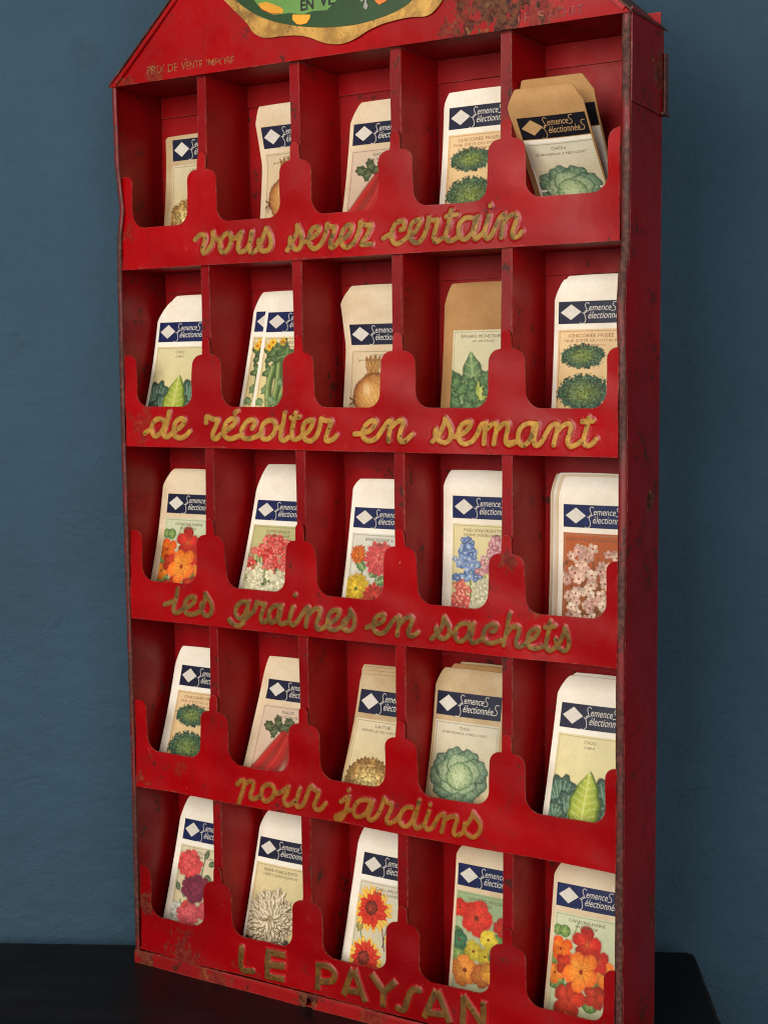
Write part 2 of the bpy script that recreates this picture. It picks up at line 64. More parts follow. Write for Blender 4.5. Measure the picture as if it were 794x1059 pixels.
# ---------------------------------------------------------------- helpers
def lin(r, g, b):
    return tuple(((c/255)/12.92 if c/255 <= .04045 else ((c/255+.055)/1.055)**2.4) for c in (r,g,b))
def tag(o, label=None, cat=None, group=None, kind=None):
    if label: o['label'] = label
    if cat: o['category'] = cat
    if group: o['group'] = group
    if kind: o['kind'] = kind
    return o
def link(name, me, mat=None, parent=None, smooth=True, sharp=35):
    if mat is not None:
        me.materials.clear()
        for m in (mat if isinstance(mat, (list,tuple)) else [mat]): me.materials.append(m)
    if smooth:
        me.polygons.foreach_set('use_smooth', [True]*len(me.polygons))
        me.set_sharp_from_angle(angle=math.radians(sharp))
    o = bpy.data.objects.new(name, me); COL.objects.link(o)
    if parent: o.parent = parent
    return o
def empty(name, loc=(0,0,0), rz=0):
    o = bpy.data.objects.new(name, None); COL.objects.link(o); o.location = loc; o.rotation_euler = (0,0,rz)
    o.empty_display_size = .02
    return o
def from_bm(name, bm, mat, parent=None, sharp=35):
    bmesh.ops.recalc_face_normals(bm, faces=bm.faces)
    me = bpy.data.meshes.new(name); bm.to_mesh(me); bm.free()
    return link(name, me, mat, parent, True, sharp)
def box(bm, x0, x1, y0, y1, z0, z1):
    vs = [bm.verts.new((x,y,z)) for x in (x0,x1) for y in (y0,y1) for z in (z0,z1)]
    for f in ((0,1,3,2),(4,6,7,5),(0,4,5,1),(2,3,7,6),(0,2,6,4),(1,5,7,3)): bm.faces.new([vs[i] for i in f])
def cut(bm, xs=(), zs=(), ys=()):
    for co_, no in [((x,0,0),(1,0,0)) for x in xs]+[((0,0,z),(0,0,1)) for z in zs]+[((0,y,0),(0,1,0)) for y in ys]:
        bmesh.ops.bisect_plane(bm, geom=bm.verts[:]+bm.edges[:]+bm.faces[:], plane_co=co_, plane_no=no, dist=1e-6)
def warp(bm, fn):
    for v in bm.verts:
        v.co = Vector(fn(*v.co))
def prism(bm, pts, y0, y1):
    """closed outline in x,z given depth from y0 to y1"""
    a = [bm.verts.new((x,y0,z)) for x,z in pts]; b = [bm.verts.new((x,y1,z)) for x,z in pts]
    fa = bm.faces.new(a); fb = bm.faces.new(b[::-1]); fa.normal_update(); fb.normal_update(); n = len(pts)
    for i in range(n): bm.faces.new((a[i],b[i],b[(i+1)%n],a[(i+1)%n]))
def smooth_line(pts, step=.0006):
    P = np.array(pts, float)
    if len(P) < 3:
        return P
    closed = np.allclose(P[0], P[-1])
    if closed: Q = np.vstack([P[-2], P, P[1]])
    else: Q = np.vstack([2*P[0]-P[1], P, 2*P[-1]-P[-2]])
    out = []
    for i in range(1, len(Q)-2):
        n = max(2, int(np.linalg.norm(Q[i+1]-Q[i])/step))
        t = np.linspace(0,1,n,endpoint=False)[:,None]
        a,b,c,d = Q[i-1],Q[i],Q[i+1],Q[i+2]
        out.append(.5*((2*b)+(-a+c)*t+(2*a-5*b+4*c-d)*t**2+(-a+3*b-3*c+d)*t**3))
    out.append(Q[-2][None])
    return np.vstack(out)
def seg_dist(X, Z, P):
    d = np.full(X.shape, 9.0)
    if len(P) == 1: return np.hypot(X-P[0,0], Z-P[0,1])
    for a, b in zip(P[:-1], P[1:]):
        ab = b-a; L = max(ab@ab, 1e-12)
        t = np.clip(((X-a[0])*ab[0]+(Z-a[1])*ab[1])/L, 0, 1)
        d = np.minimum(d, np.hypot(X-a[0]-t*ab[0], Z-a[1]-t*ab[1]))
    return d
def vnoise(X, Y, s, seed=0):
    """smooth value noise, numpy"""
    rs = np.random.RandomState(seed); T = rs.rand(64,64)
    x = X/s; y = Y/s; i = np.floor(x).astype(int); j = np.floor(y).astype(int); u = x-i; v = y-j
    u = u*u*(3-2*u); v = v*v*(3-2*v)
    g = lambda a,b: T[a%64,b%64]
    return (g(i,j)*(1-u)+g(i+1,j)*u)*(1-v)+(g(i,j+1)*(1-u)+g(i+1,j+1)*u)*v
def grid_mesh(name, V, nu, nv, keep=None):
    """V: (nu*nv,3) vertices; quads between"""
    idx = np.arange(nu*nv).reshape(nu,nv)
    q = np.stack([idx[:-1,:-1],idx[1:,:-1],idx[1:,1:],idx[:-1,1:]],-1).reshape(-1,4)
    if keep is not None:
        q = q[keep.ravel()[q].all(1)]
        used = np.unique(q); re = -np.ones(nu*nv,int); re[used] = np.arange(len(used)); q = re[q]; V = V[used]
    else: used = None
    me = bpy.data.meshes.new(name)
    me.vertices.add(len(V)); me.vertices.foreach_set('co', np.ascontiguousarray(V,np.float32).ravel())
    me.loops.add(q.size); me.loops.foreach_set('vertex_index', q.ravel().astype(np.int32))
    me.polygons.add(len(q)); me.polygons.foreach_set('loop_start', np.arange(0,q.size,4,dtype=np.int32))
    me.update(calc_edges=True); me.validate()
    return me, used

# ---------------------------------------------------------------- materials
class NT:
    def __init__(s, name):
        s.m = bpy.data.materials.new(name); s.m.use_nodes = True; s.t = s.m.node_tree
        s.b = s.t.nodes['Principled BSDF']; s.co = s.n('ShaderNodeTexCoord').outputs['Object']
    def n(s, typ, **kw):
        n = s.t.nodes.new(typ)
        for k, v in kw.items():
            if hasattr(n, k): setattr(n, k, v)
            else: n.inputs[k.replace('_',' ')].default_value = v
        return n
    def l(s, a, b): s.t.links.new(a, b)
    def noise(s, scale, detail=4, rough=.6, vec=None, stretch=None, dist=0):
        n = s.n('ShaderNodeTexNoise'); n.inputs['Scale'].default_value = scale; n.inputs['Detail'].default_value = detail
        n.inputs['Roughness'].default_value = rough; n.inputs['Distortion'].default_value = dist
        v = vec or s.co
        if stretch:
            mp = s.n('ShaderNodeMapping'); mp.inputs['Scale'].default_value = stretch; s.l(v, mp.inputs[0]); v = mp.outputs[0]
        s.l(v, n.inputs['Vector']); return n.outputs['Fac']
    def ramp(s, fac, a, b, va=0.0, vb=1.0):
        n = s.n('ShaderNodeMapRange'); n.interpolation_type = 'SMOOTHSTEP'
        for i, v in zip(('From Min','From Max','To Min','To Max'), (a,b,va,vb)): n.inputs[i].default_value = v
        s.l(fac, n.inputs['Value']); return n.outputs['Result']
    def mix(s, fac, a, b):
        n = s.n('ShaderNodeMix', data_type='RGBA')
        for i, v in ((6,a),(7,b)):
            if isinstance(v, tuple): n.inputs[i].default_value = (*v[:3],1)
            else: s.l(v, n.inputs[i])
        if isinstance(fac, (int,float)): n.inputs[0].default_value = fac
        else: s.l(fac, n.inputs[0])
        return n.outputs[2]
    def math(s, op, a, b=None):
        n = s.n('ShaderNodeMath', operation=op)
        for i, v in enumerate((a,b)):
            if v is None: continue
            if isinstance(v, (int,float)): n.inputs[i].default_value = v
            else: s.l(v, n.inputs[i])
        return n.outputs[0]
    def bump(s, h, strength, dist, prev=None):
        n = s.n('ShaderNodeBump'); n.inputs['Strength'].default_value = strength; n.inputs['Distance'].default_value = dist
        s.l(h, n.inputs['Height'])
        if prev is not None: s.l(prev, n.inputs['Normal'])
        return n.outputs['Normal']
    def finish(s, col, rough, normal=None, metal=0.0, spec=.5):
        for k, v in (('Base Color',col),('Roughness',rough),('Metallic',metal)):
            if isinstance(v, tuple): s.b.inputs[k].default_value = (*v[:3],1)
            elif isinstance(v, (int,float)): s.b.inputs[k].default_value = v
            else: s.l(v, s.b.inputs[k])
        s.b.inputs['Specular IOR Level'].default_value = spec
        if normal is not None: s.l(normal, s.b.inputs['Normal'])
        return s.m
RED = lin(150,2,8)
def tin_nodes(k, base, wear, patches=(), edge=.75, rough=.30, seedv=0.0):
    """painted tin: mottled red, grime, chips down to brown metal, worn edges"""
    mp = k.n('ShaderNodeMapping'); mp.inputs['Location'].default_value = (seedv,seedv*.7,seedv*1.3); k.l(k.co, mp.inputs[0]); v = mp.outputs[0]
    big = k.noise(9, 3, .55, v); mid = k.noise(38, 6, .68, v); fine = k.noise(260, 5, .7, v); tiny = k.noise(720, 3, .6, v)
    streak = k.noise(70, 4, .6, v, (1,1,.12))
    c = k.mix(k.ramp(big,.35,.68), tuple(x*.80 for x in base), tuple(min(1,x*1.12) for x in base))
    c = k.mix(k.ramp(mid,.52,.75,0,.40), c, lin(104,14,14))
    c = k.mix(k.math('MULTIPLY', k.ramp(streak,.55,.75,0,.35), k.ramp(big,.4,.6)), c, lin(86,14,14))
    # small brown chips and grime specks
    chip = k.ramp(k.math('ADD', k.math('MULTIPLY', mid, .62), k.math('MULTIPLY', fine, .38)), .640-.06*wear, .665-.06*wear)
    c = k.mix(k.math('MULTIPLY', chip, .85), c, lin(58,26,20))
    c = k.mix(k.ramp(tiny,.73-.02*wear,.76-.02*wear,0,.7), c, lin(60,20,16))
    c = k.mix(k.ramp(k.noise(330,2,.5,v),.775,.79,0,.6), c, lin(196,120,104))
    # hairline scratches at two slants, only where the paint was rubbed
    for rot_, st_, mx in ((.35,(1,1,.035),.32),(-1.15,(1,1,.05),.22)):
        rm = k.n('ShaderNodeMapping'); rm.inputs['Rotation'].default_value = (0,rot_,0); k.l(v, rm.inputs[0])
        sn = k.math('ABSOLUTE', k.math('SUBTRACT', k.noise(170,2,.5,rm.outputs[0],st_,.25), .5))
        sm = k.math('MULTIPLY', k.ramp(sn, .0045, .001), k.ramp(k.noise(34,4,.65,rm.outputs[0]), .58, .70, 0, mx))
        c = k.mix(sm, c, lin(196,84,72))
    # edges rubbed through
    bv = k.n('ShaderNodeBevel', samples=4); bv.inputs['Radius'].default_value = .0011
    ge = k.n('ShaderNodeNewGeometry'); dp = k.n('ShaderNodeVectorMath', operation='DOT_PRODUCT')
    k.l(bv.outputs[0], dp.inputs[0]); k.l(ge.outputs['Normal'], dp.inputs[1])
    em = k.ramp(dp.outputs['Value'], .985, .82)
    em = k.math('MULTIPLY', em, k.ramp(k.noise(95,5,.7,v), .60-.22*edge, .66-.1*edge))
    c = k.mix(k.math('MULTIPLY', em, .8), c, k.mix(k.ramp(fine,.4,.6), lin(62,34,26), lin(150,96,80)))
    rust = None
    for (px,py,pz,rad,amt) in patches:
        d = k.n('ShaderNodeVectorMath', operation='DISTANCE'); k.l(k.co, d.inputs[0]); d.inputs[1].default_value = (px,py,pz)
        q = k.math('ADD', k.math('DIVIDE', d.outputs['Value'], rad), k.math('MULTIPLY', k.math('SUBTRACT', k.noise(110,7,.78,v,(1,1,.7)), .5), 6.5))
        q = k.ramp(q, 1.05, .80, 0, amt)
        rust = q if rust is None else k.math('MAXIMUM', rust, q)
    rg = k.ramp(mid,.35,.7,rough,rough+.2)
    if rust is not None:
        rc = k.mix(k.ramp(fine,.38,.6), lin(40,18,16), lin(96,58,34))
        rc = k.mix(k.ramp(k.noise(120,4,.6,v),.6,.7), rc, lin(132,96,52))
        c = k.mix(rust, c, rc); rg = k.math('ADD', rg, k.math('MULTIPLY', rust, .3))
    h = k.math('ADD', k.math('MULTIPLY', fine, .25), k.math('SUBTRACT', 1.0, chip))
    nb = k.bump(big, .6, .0026); nb = k.bump(mid, .22, .0007, nb); nb = k.bump(h, .28, .00012, nb)
    return c, rg, nb
def tin(name, base=RED, wear=0.5, patches=(), edge=.75, rough=.30, seed=0.0):
    k = NT(name); c, r, n = tin_nodes(k, base, wear, patches, edge, rough, seed)
    return k.finish(c, r, n, spec=.22)
M_in = tin('red_tin_inside', lin(150,2,8), .6, rough=.42, seed=3)
M_back = tin('red_tin_back', lin(152,4,10), 1.1, edge=.3, rough=.42, seed=5)
M_strip = tin('red_tin_divider', lin(128,6,12), 1.1, edge=1.6, seed=7)
M_side = tin('red_tin_side', lin(126,4,8), 1.25, patches=[(.406,.050,.64,.014,.7),(.406,.054,.10,.012,.6),(.406,.05,.010,.016,.7),(.406,.054,.175,.008,.5),(.406,.04,.375,.006,.9),(.406,.052,.69,.02,.9)], edge=1.1, seed=9)
def rolled(name, amt, seed):
    k = NT(name); c, r, n = tin_nodes(k, lin(112,10,13), 1.0, (), .5, .42, seed)
    q = k.ramp(k.noise(46,6,.75,None,(1,1,.22)), .52-.12*amt, .62-.12*amt)
    fine = k.noise(300,5,.7)
    rc = k.mix(k.ramp(fine,.42,.68), lin(48,24,20), lin(96,56,42))
    c = k.mix(k.math('MULTIPLY', q, .9), c, rc)
    return k.finish(c, k.math('ADD', r, k.math('MULTIPLY', q, .2)), n)
M_edgeR = rolled('worn_rolled_edge', 1.0, 2); M_edgeL = rolled('worn_red_edge', .85, 4)
M_roof = rolled('worn_roof_edge', 1.25, 6)
M_header = tin('red_tin_header', lin(150,2,8), .45, patches=[(.318,-.001,.688,.024,.95),(.302,-.001,.683,.014,.7),(.345,-.001,.674,.014,.5),(.325,-.001,.70,.02,.8),(.285,-.001,.676,.007,.6),(.045,-.001,.673,.007,.5),(.018,-.001,.670,.006,.5)], edge=.5, seed=11)
BAND_P = {1:[(.012,0,.562,.006,.4)], 2:[(.024,0,.420,.012,.35)], 3:[(.324,0,.336,.007,.6),(.345,0,.303,.006,.35)], 4:[(.012,0,.148,.006,.5),(.05,0,.16,.006,.3)], 5:[(.05,0,.012,.016,.5),(.012,0,.05,.010,.6),(.395,0,.03,.01,.6),(.11,0,.012,.010,.4)]}
M_band = {i: tin('red_tin_band', [None,lin(154,2,8),lin(156,2,9),lin(155,2,8),lin(149,2,8),lin(138,2,8)][i], .30+.08*i, BAND_P[i], .8, .30, 13+i) for i in range(1,6)}
def gold_mat(i, bright, hue=(212,156,62)):
    k = NT('gold_lettering'); c, r, n = tin_nodes(k, lin(154,2,8), .3, (), .2, .30, 13+i)
    at = k.n('ShaderNodeAttribute', attribute_name='dist').outputs['Fac']
    d = k.math('ADD', at, k.math('MULTIPLY', k.math('SUBTRACT', k.noise(420,3,.6), .5), .35))
    gm = k.ramp(d, 1.02, .93)
    mid = k.noise(150,6,.7); fine = k.noise(650,4,.65)
    g = k.mix(k.ramp(mid,.35,.66), tuple(x*.66*bright for x in lin(*hue)), tuple(min(1,x*1.12*bright) for x in lin(*hue)))
    dirt = [None,(.50,.62),(.54,.66),(.42,.62),(.55,.66),(.44,.60)][i]
    g = k.mix(k.ramp(k.noise(95,6,.7),dirt[0],dirt[1],0,.75), g, lin(74,52,28))
    g = k.mix(k.ramp(k.noise(380,4,.7),.605,.65,0,.9), g, lin(40,24,14))
    g = k.mix(k.ramp(at,.62,1.0,0,.55), g, lin(104,72,30))
    cc = k.mix(gm, c, g)
    return k.finish(cc, k.mix(gm, (.34,.34,.34), (.55,.55,.55)), k.bump(fine,.35,.00015,n), k.math('MULTIPLY', gm, .10), spec=.35)
M_gold = {1:gold_mat(1,.52),2:gold_mat(2,.70),3:gold_mat(3,.33),4:gold_mat(4,.48,(214,138,46)),5:gold_mat(5,.30,(206,136,52))}
def flat_mat(name, col, rough=.5, var=.12, scale=300, metal=0.0, wearcol=None, thr=.6):
    k = NT(name); n = k.noise(scale,4,.6)
    c = k.mix(k.ramp(n,.3,.7), tuple(x*(1-var) for x in col), tuple(min(1,x*(1+var)) for x in col))
    if wearcol: c = k.mix(k.ramp(k.noise(scale*.7,5,.7,None),thr,thr+.06), c, wearcol)
    return k.finish(c, rough, None, metal)
M_print_gold = flat_mat('faded_gold_print', lin(140,84,34), .5, .2, 400, 0, lin(120,14,16), .50)
M_print_dark = flat_mat('rubbed_brown_print', lin(84,24,18), .5, .2, 400, 0, lin(150,8,12), .46)

def paper(name, base, stain, seed=0, kraft=False):
    k = NT(name)
    mp = k.n('ShaderNodeMapping'); mp.inputs['Location'].default_value = (seed,seed,seed); k.l(k.co, mp.inputs[0]); v = mp.outputs[0]
    c = k.mix(k.ramp(k.noise(28,5,.6,v),.35,.72), base, stain)
    c = k.mix(k.ramp(k.noise(420,4,.7,v),.3,.75,0,.22), c, tuple(x*.72 for x in stain))
    c = k.mix(k.ramp(k.noise(160,4,.65,v),.70,.76,0,.4 if kraft else .25), c, tuple(x*.55 for x in stain))
    nb = k.bump(k.noise(60,5,.65,v,(1,1,.5)), .5, .0016); nb = k.bump(k.noise(900,3,.6,v), .12, .0001, nb)
    return k.finish(c, .72, nb, spec=.25)
PAPER = {'white': paper('white_paper', lin(248,242,228), lin(238,226,206), 1), 'cream': paper('cream_paper', lin(232,214,184), lin(216,190,154), 2),
         'kraft': paper('kraft_paper', lin(186,142,92), lin(170,124,76), 3, True), 'old': paper('aged_paper', lin(206,184,148), lin(184,154,112), 4)}
M_navy = {}
for nm, cc in (('blue', lin(20,32,78)), ('navy', lin(20,25,52)), ('black', lin(22,21,28))):
    k = NT('header_ink_'+nm); c = k.mix(k.ramp(k.noise(200,4,.6),.35,.7), tuple(x*.85 for x in cc), tuple(x*1.2 for x in cc))
    c = k.mix(k.ramp(k.noise(900,3,.6),.7,.78,0,.4), c, lin(120,120,128))
    M_navy[nm] = k.finish(c, .5, None, spec=.3)
M_white = flat_mat('pale_print', lin(214,208,196), .6, .06, 500)
M_kraftprint = flat_mat('tan_print', lin(190,148,100), .6, .06, 500)
M_ink = flat_mat('dark_print', lin(104,82,64), .6, .15, 700)
M_inkred = flat_mat('brown_print', lin(150,84,52), .6, .15, 700)
k = NT('printed_picture'); att = k.n('ShaderNodeAttribute', attribute_name='Col').outputs['Color']
fi = k.noise(1500,2,.6)
M_art = k.finish(k.mix(k.ramp(fi,.4,.75,0,.14), att, lin(110,92,66)), .62, k.bump(k.noise(45,3,.5), .3, .001), spec=.3)

# ---------------------------------------------------------------- text helper
_tc = {}
def text_verts(s, shear=0.0, spacing=1.0, bold=0.0):
    key = (s, shear, spacing, bold)
    if key not in _tc:
        cu = bpy.data.curves.new('t', 'FONT'); cu.body = s; cu.size = 1; cu.resolution_u = 3; cu.shear = shear; cu.space_character = spacing; cu.offset = bold
        ob = bpy.data.objects.new('t', cu); COL.objects.link(ob)
        dg = bpy.context.evaluated_depsgraph_get(); dg.update()
        me = bpy.data.meshes.new_from_object(ob.evaluated_get(dg))
        V = np.array([v.co[:2] for v in me.vertices]); F = [tuple(p.vertices) for p in me.polygons]
        bpy.data.objects.remove(ob); bpy.data.meshes.remove(me)
        _tc[key] = (V, F)
    return _tc[key]
def fit_text(s, x0, x1, z0, z1, **kw):
    """lettering fitted to a box; returns vertices (x,z) and faces"""
    V, F = text_verts(s, **kw); V = V.copy()
    lo, hi = V.min(0), V.max(0)
    V = (V-lo)/(hi-lo)*np.array([x1-x0, z1-z0])+np.array([x0,z0])
    return V, F
def ribbon(P, wd):
    P = smooth_line(P, wd*1.2); T = np.gradient(P, axis=0); T /= np.linalg.norm(T,axis=1)[:,None]+1e-9
    N = np.stack([-T[:,1],T[:,0]],1); n = len(P)
    V = np.vstack([P+N*wd/2, P-N*wd/2]); F = [(i,i+1,n+i+1,n+i) for i in range(n-1)]
    return V, F
def merge(parts):
    V = []; F = []; o = 0
    for v, f in parts:
        V.append(v); F += [tuple(i+o for i in q) for q in f]; o += len(v)
    return np.vstack(V), F

# ================================================================ SETTING
WA = math.radians(27.35)                                     # the table and wall run at this angle to the rack
# plastered wall: real relief, finer where it shows
wx = np.unique(np.concatenate([np.linspace(-1.6,-.02,24), np.arange(-.02,.66,.0017), np.linspace(.66,3.0,30)]))
wz = np.unique(np.concatenate([np.linspace(-.9,-.09,12), np.arange(-.09,.77,.0017), np.linspace(.77,1.9,18)]))
X, Z = np.meshgrid(wx, wz, indexing='ij')
H = (vnoise(X,Z,.11,1)-.5)*.0016+(vnoise(X+Z*.4,Z*1.6,.034,2)-.5)*.0009+(vnoise(X,Z,.011,3)-.5)*.0007+(vnoise(X*.35,Z,.006,5)-.5)*.00035+(vnoise(X,Z,.0042,4)-.5)*.00042+np.minimum(0,vnoise(X+.3*Z,Z,.0065,6)-.22)*.0016
for i, m in enumerate(MARKS):
    P = smooth_line(m, .003); c0 = P.mean(0)
    sel = (abs(X-c0[0])<.06)&(abs(Z-c0[1])<.06)
    d = seg_dist(X[sel]+(vnoise(X[sel],Z[sel],.007,9)-.5)*.003, Z[sel], P)
    H[sel] += -.0010*np.exp(-(d/.0009)**2)+.0003*np.exp(-((d-.0024)/.0014)**2)
V = np.stack([X.ravel(), -H.ravel(), Z.ravel()],1)
me, _ = grid_mesh('wall', V, len(wx), len(wz))
k = NT('blue_wall_paint')
c = k.mix(k.ramp(k.noise(5,4,.6),.3,.7), lin(50,76,94), lin(55,83,103))
c = k.mix(k.ramp(k.noise(55,6,.7),.6,.8,0,.35), c, lin(50,74,88))
c = k.mix(k.ramp(k.noise(18,7,.78),.56,.70,0,.38), c, lin(42,62,72))
nb = k.bump(k.noise(60,6,.7,None,(1,1,1.8)),.7,.0022); nb = k.bump(k.noise(260,6,.8),1.0,.0016,nb)
c = k.mix(k.ramp(k.noise(340,5,.75),.60,.70,0,.30), c, lin(34,52,62))
c = k.mix(k.ramp(k.noise(300,4,.7,None,(1,1,1.3)),.68,.74,0,.25), c, lin(96,124,140))
k.finish(c, .58, nb, spec=.3)
wall = link('wall', me, k.m, None, True, 80); tag(wall, kind='structure')
wall.location = (-.1329,.00055,0); wall.rotation_euler = (0,0,WA)

# black table top whose back edge runs parallel to the wall
k = NT('black_table_paint')
c = k.mix(k.ramp(k.noise(26,6,.7,None,(.2,1,1)),.45,.75), lin(16,13,13), lin(28,22,21))
c = k.mix(k.ramp(k.noise(210,5,.7),.68,.74,0,.5), c, lin(70,64,62))
bv = k.n('ShaderNodeBevel', samples=4); bv.inputs['Radius'].default_value = .003
ge = k.n('ShaderNodeNewGeometry'); dp = k.n('ShaderNodeVectorMath', operation='DOT_PRODUCT'); k.l(bv.outputs[0], dp.inputs[0]); k.l(ge.outputs['Normal'], dp.inputs[1])
c = k.mix(k.math('MULTIPLY', k.ramp(dp.outputs['Value'],.99,.85), k.ramp(k.noise(60,5,.7),.45,.6,0,.7)), c, lin(96,84,76))
k.finish(c, k.ramp(k.noise(40,4,.6),.3,.7,.34,.5), k.bump(k.noise(90,5,.6,None,(.15,1,1)),.25,.0006), spec=.25)
tab = empty('table', (.3751,.2295,0), WA)
tag(tab, 'black painted table top with a rounded corner, under the red rack', 'table')
def rounded_slab(x0,x1,y0,y1,z0,z1,r):
    bm = bmesh.new(); box(bm,x0,x1,y0,y1,z0,z1)
    bmesh.ops.bevel(bm, geom=[e for e in bm.edges if abs(e.verts[0].co.z-e.verts[1].co.z)>1e-4], offset=r*2, segments=5, affect='EDGES')
    bmesh.ops.bevel(bm, geom=[e for e in bm.edges if e.calc_face_angle(0)>.8 and abs(e.verts[0].co.z-e.verts[1].co.z)<1e-4], offset=r, segments=3, affect='EDGES')
    return bm
from_bm('table_top', rounded_slab(-1.25,0,-.62,0,-.028,0,.0014), k.m, tab)
bm = bmesh.new(); box(bm,-1.20,-.04,-.58,-.55,-.12,-.029); box(bm,-1.20,-.04,-.06,-.035,-.12,-.029); box(bm,-1.20,-1.175,-.55,-.06,-.12,-.029); box(bm,-.065,-.04,-.55,-.06,-.12,-.029)
from_bm('apron', bm, k.m, tab)
for lx in (-1.17,-.07):
    for ly in (-.555,-.065):
        bm = bmesh.new(); box(bm,lx-.022,lx+.022,ly-.022,ly+.022,-.72,-.121); from_bm('leg', bm, k.m, tab)

# ================================================================ THE RACK
rack = empty('display_rack')
tag(rack, 'tall worn red tin rack with gold raised writing and five rows of compartments', 'display rack')

def fdisp(x, z, row):
    """gentle hand-bent waviness of a front band (metres towards the back)"""
    a = .0006*math.sin(x*37+row*1.7)+.0004*math.sin(x*83+z*90+row)+.0003*math.sin(z*210+x*50)
    zz = z-ROWZ[row]
    t = max(0,(zz-.045))/.03; a += .0007*t*math.sin(x*61+row*2.1)
    if x < .020: a += .0016*((.020-x)/.015)**1.6*(.35+max(0,zz)/.05)*(1.0 if row in (1,3,5) else .5)
    if x > .372: a -= .0016*((x-.372)/.028)**2
    return a
fdv = np.vectorize(fdisp)
def arc(cx, cz, r, a0, a1, n=7):
    return [(cx+r*math.cos(math.radians(a0+(a1-a0)*i/n)), cz+r*math.sin(math.radians(a0+(a1-a0)*i/n))) for i in range(n+1)]
def band_outline(zb):
    fl = zb+.0300; top = zb+.0680; ft = zb+.0798; R1 = .0105; rt = .0085
    p = [(.0068,zb)]
    # bottom edge left to right, then the cut top edge right to left
    p += [(.400,zb)]
    p += [(.400, top-.0005)] + arc(.3990, top-.0075, .0068, 90, 180, 5)
    p += arc(.3922-R1, fl+R1, R1, 0, -90)
    for kx in (4,3,2,1):
        xc = kx*PIT+.0036; l = xc-.0127; r = xc+.0130; fw = .0034
        p += arc(r+R1+.0005, fl+R1, R1, -90, -180)
        p += arc(r-.0078, top-.0078-.0005, .0078, 0, 86, 7)
        p += [(xc+fw+.0004, top-.0001)] + arc(xc, ft-fw, fw, 0, 180, 8) + [(xc-fw-.0004, top-.0001)]
        p += arc(l+.0078, top-.0078-.0005, .0078, 94, 180, 7)
        p += arc(l-R1-.0005, fl+R1, R1, 0, -90)
    p += arc(.0188+R1, fl+R1, R1, -90, -180)
    p += arc(.0188-.006, top-.006, .006, 0, 90, 5)
    p += [(.0068, top)]
    return p
def raised_word(strokes, row, band, zb):
    allp = np.vstack([p for _, p in strokes]); rr = max(r for r,_ in strokes)+.0030
    st = .00052
    gx = np.arange(max(.008,allp[:,0].min()-rr), allp[:,0].max()+rr, st)
    gz = np.arange(max(zb+.0006 if row<5 else .0112, allp[:,1].min()-rr), allp[:,1].max()+rr, st)
    X, Z = np.meshgrid(gx, gz, indexing='ij'); Dn = np.full(X.shape, 9.0); Ds = np.full(X.shape, 9.0)
    for r, p in strokes:
        sx = (X>p[:,0].min()-.008)&(X<p[:,0].max()+.008)
        if row == 5 and len(p) == 2:                          # block capitals: square-cut ends
            L_ = np.linalg.norm(p[1]-p[0]); e_ = (p[1]-p[0])/L_
            al = (X[sx]-p[0,0])*e_[0]+(Z[sx]-p[0,1])*e_[1]; pe = np.abs((X[sx]-p[0,0])*e_[1]-(Z[sx]-p[0,1])*e_[0])
            d = np.maximum(pe, np.maximum(-al, al-L_)+r*.30)
        else: d = seg_dist(X[sx], Z[sx], p)
        Dn[sx] = np.minimum(Dn[sx], d/r); Ds[sx] = np.minimum(Ds[sx], d-r)
    sk = .0017
    hgt = np.where(Dn<1, 0.0004+.00028*np.clip(1-Dn**4,0,1)**.8, .0004*(1-np.clip(Ds/sk,0,1))**1.5)
    if row == 5: hgt = np.where(Dn<1, .0006+.0007*np.clip((1-Dn)*3,0,1)**.6, hgt)
    keep = Ds < sk
    y = fdv(X, Z, row)-hgt-.00006
    me, used = grid_mesh('raised_word', np.stack([X.ravel(),y.ravel(),Z.ravel()],1), len(gx), len(gz), keep)
    at = me.attributes.new('dist','FLOAT','POINT'); at.data.foreach_set('value', Dn.ravel()[used].astype(np.float32))
    o = link('raised_word', me, M_gold[row], band, True, 80)

for row in range(1,6):
    zb = ROWZ[row]; bm = bmesh.new()
    prism(bm, band_outline(zb), 0.0, .0009)
    bmesh.ops.triangulate(bm, faces=[f for f in bm.faces if len(f.verts)>4])
    cut(bm, xs=np.arange(.012,.400,.006), zs=np.arange(zb+.0053,zb+.079,.006))
    warp(bm, lambda x,y,z: (x, y+fdisp(x,z,row), z))
    band = from_bm('front_band', bm, M_band[row], rack, 40)
    # rolled lip along the lower edge of the band
    # raised lettering
    strokes_all = sorted([(r*(1.05 if row < 5 else 1.0), smooth_line(p)) for r, p in LET[row]], key=lambda s: s[1][:,0].min())
    words = []; edge_x = -9
    for s_ in strokes_all:
        if s_[1][:,0].min()-edge_x > (.0078 if row < 5 else .0125): words.append([])
        words[-1].append(s_); edge_x = max(edge_x, s_[1][:,0].max())
    for strokes in words: raised_word(strokes, row, band, zb)

# shelves with a lip hanging down along the back
for row in range(0,6):
    zb = ROWZ[row] if row < 5 else .0105
    bm = bmesh.new(); box(bm, .0045,.4025,.0008,DEP-.0008,zb+.0004,zb+.0014); box(bm,.0045,.4025,DEP-.0020,DEP-.0009,zb-.0150,zb+.0003)
    cut(bm, xs=np.arange(.02,.40,.02))
    if row == 0: zt = 1
    warp(bm, lambda x,y,z: (x, y-.0006*abs(math.sin(x*60+row*2))*(1 if z<zb-.01 else 0), z))
    from_bm('shelf', bm, M_in, rack)
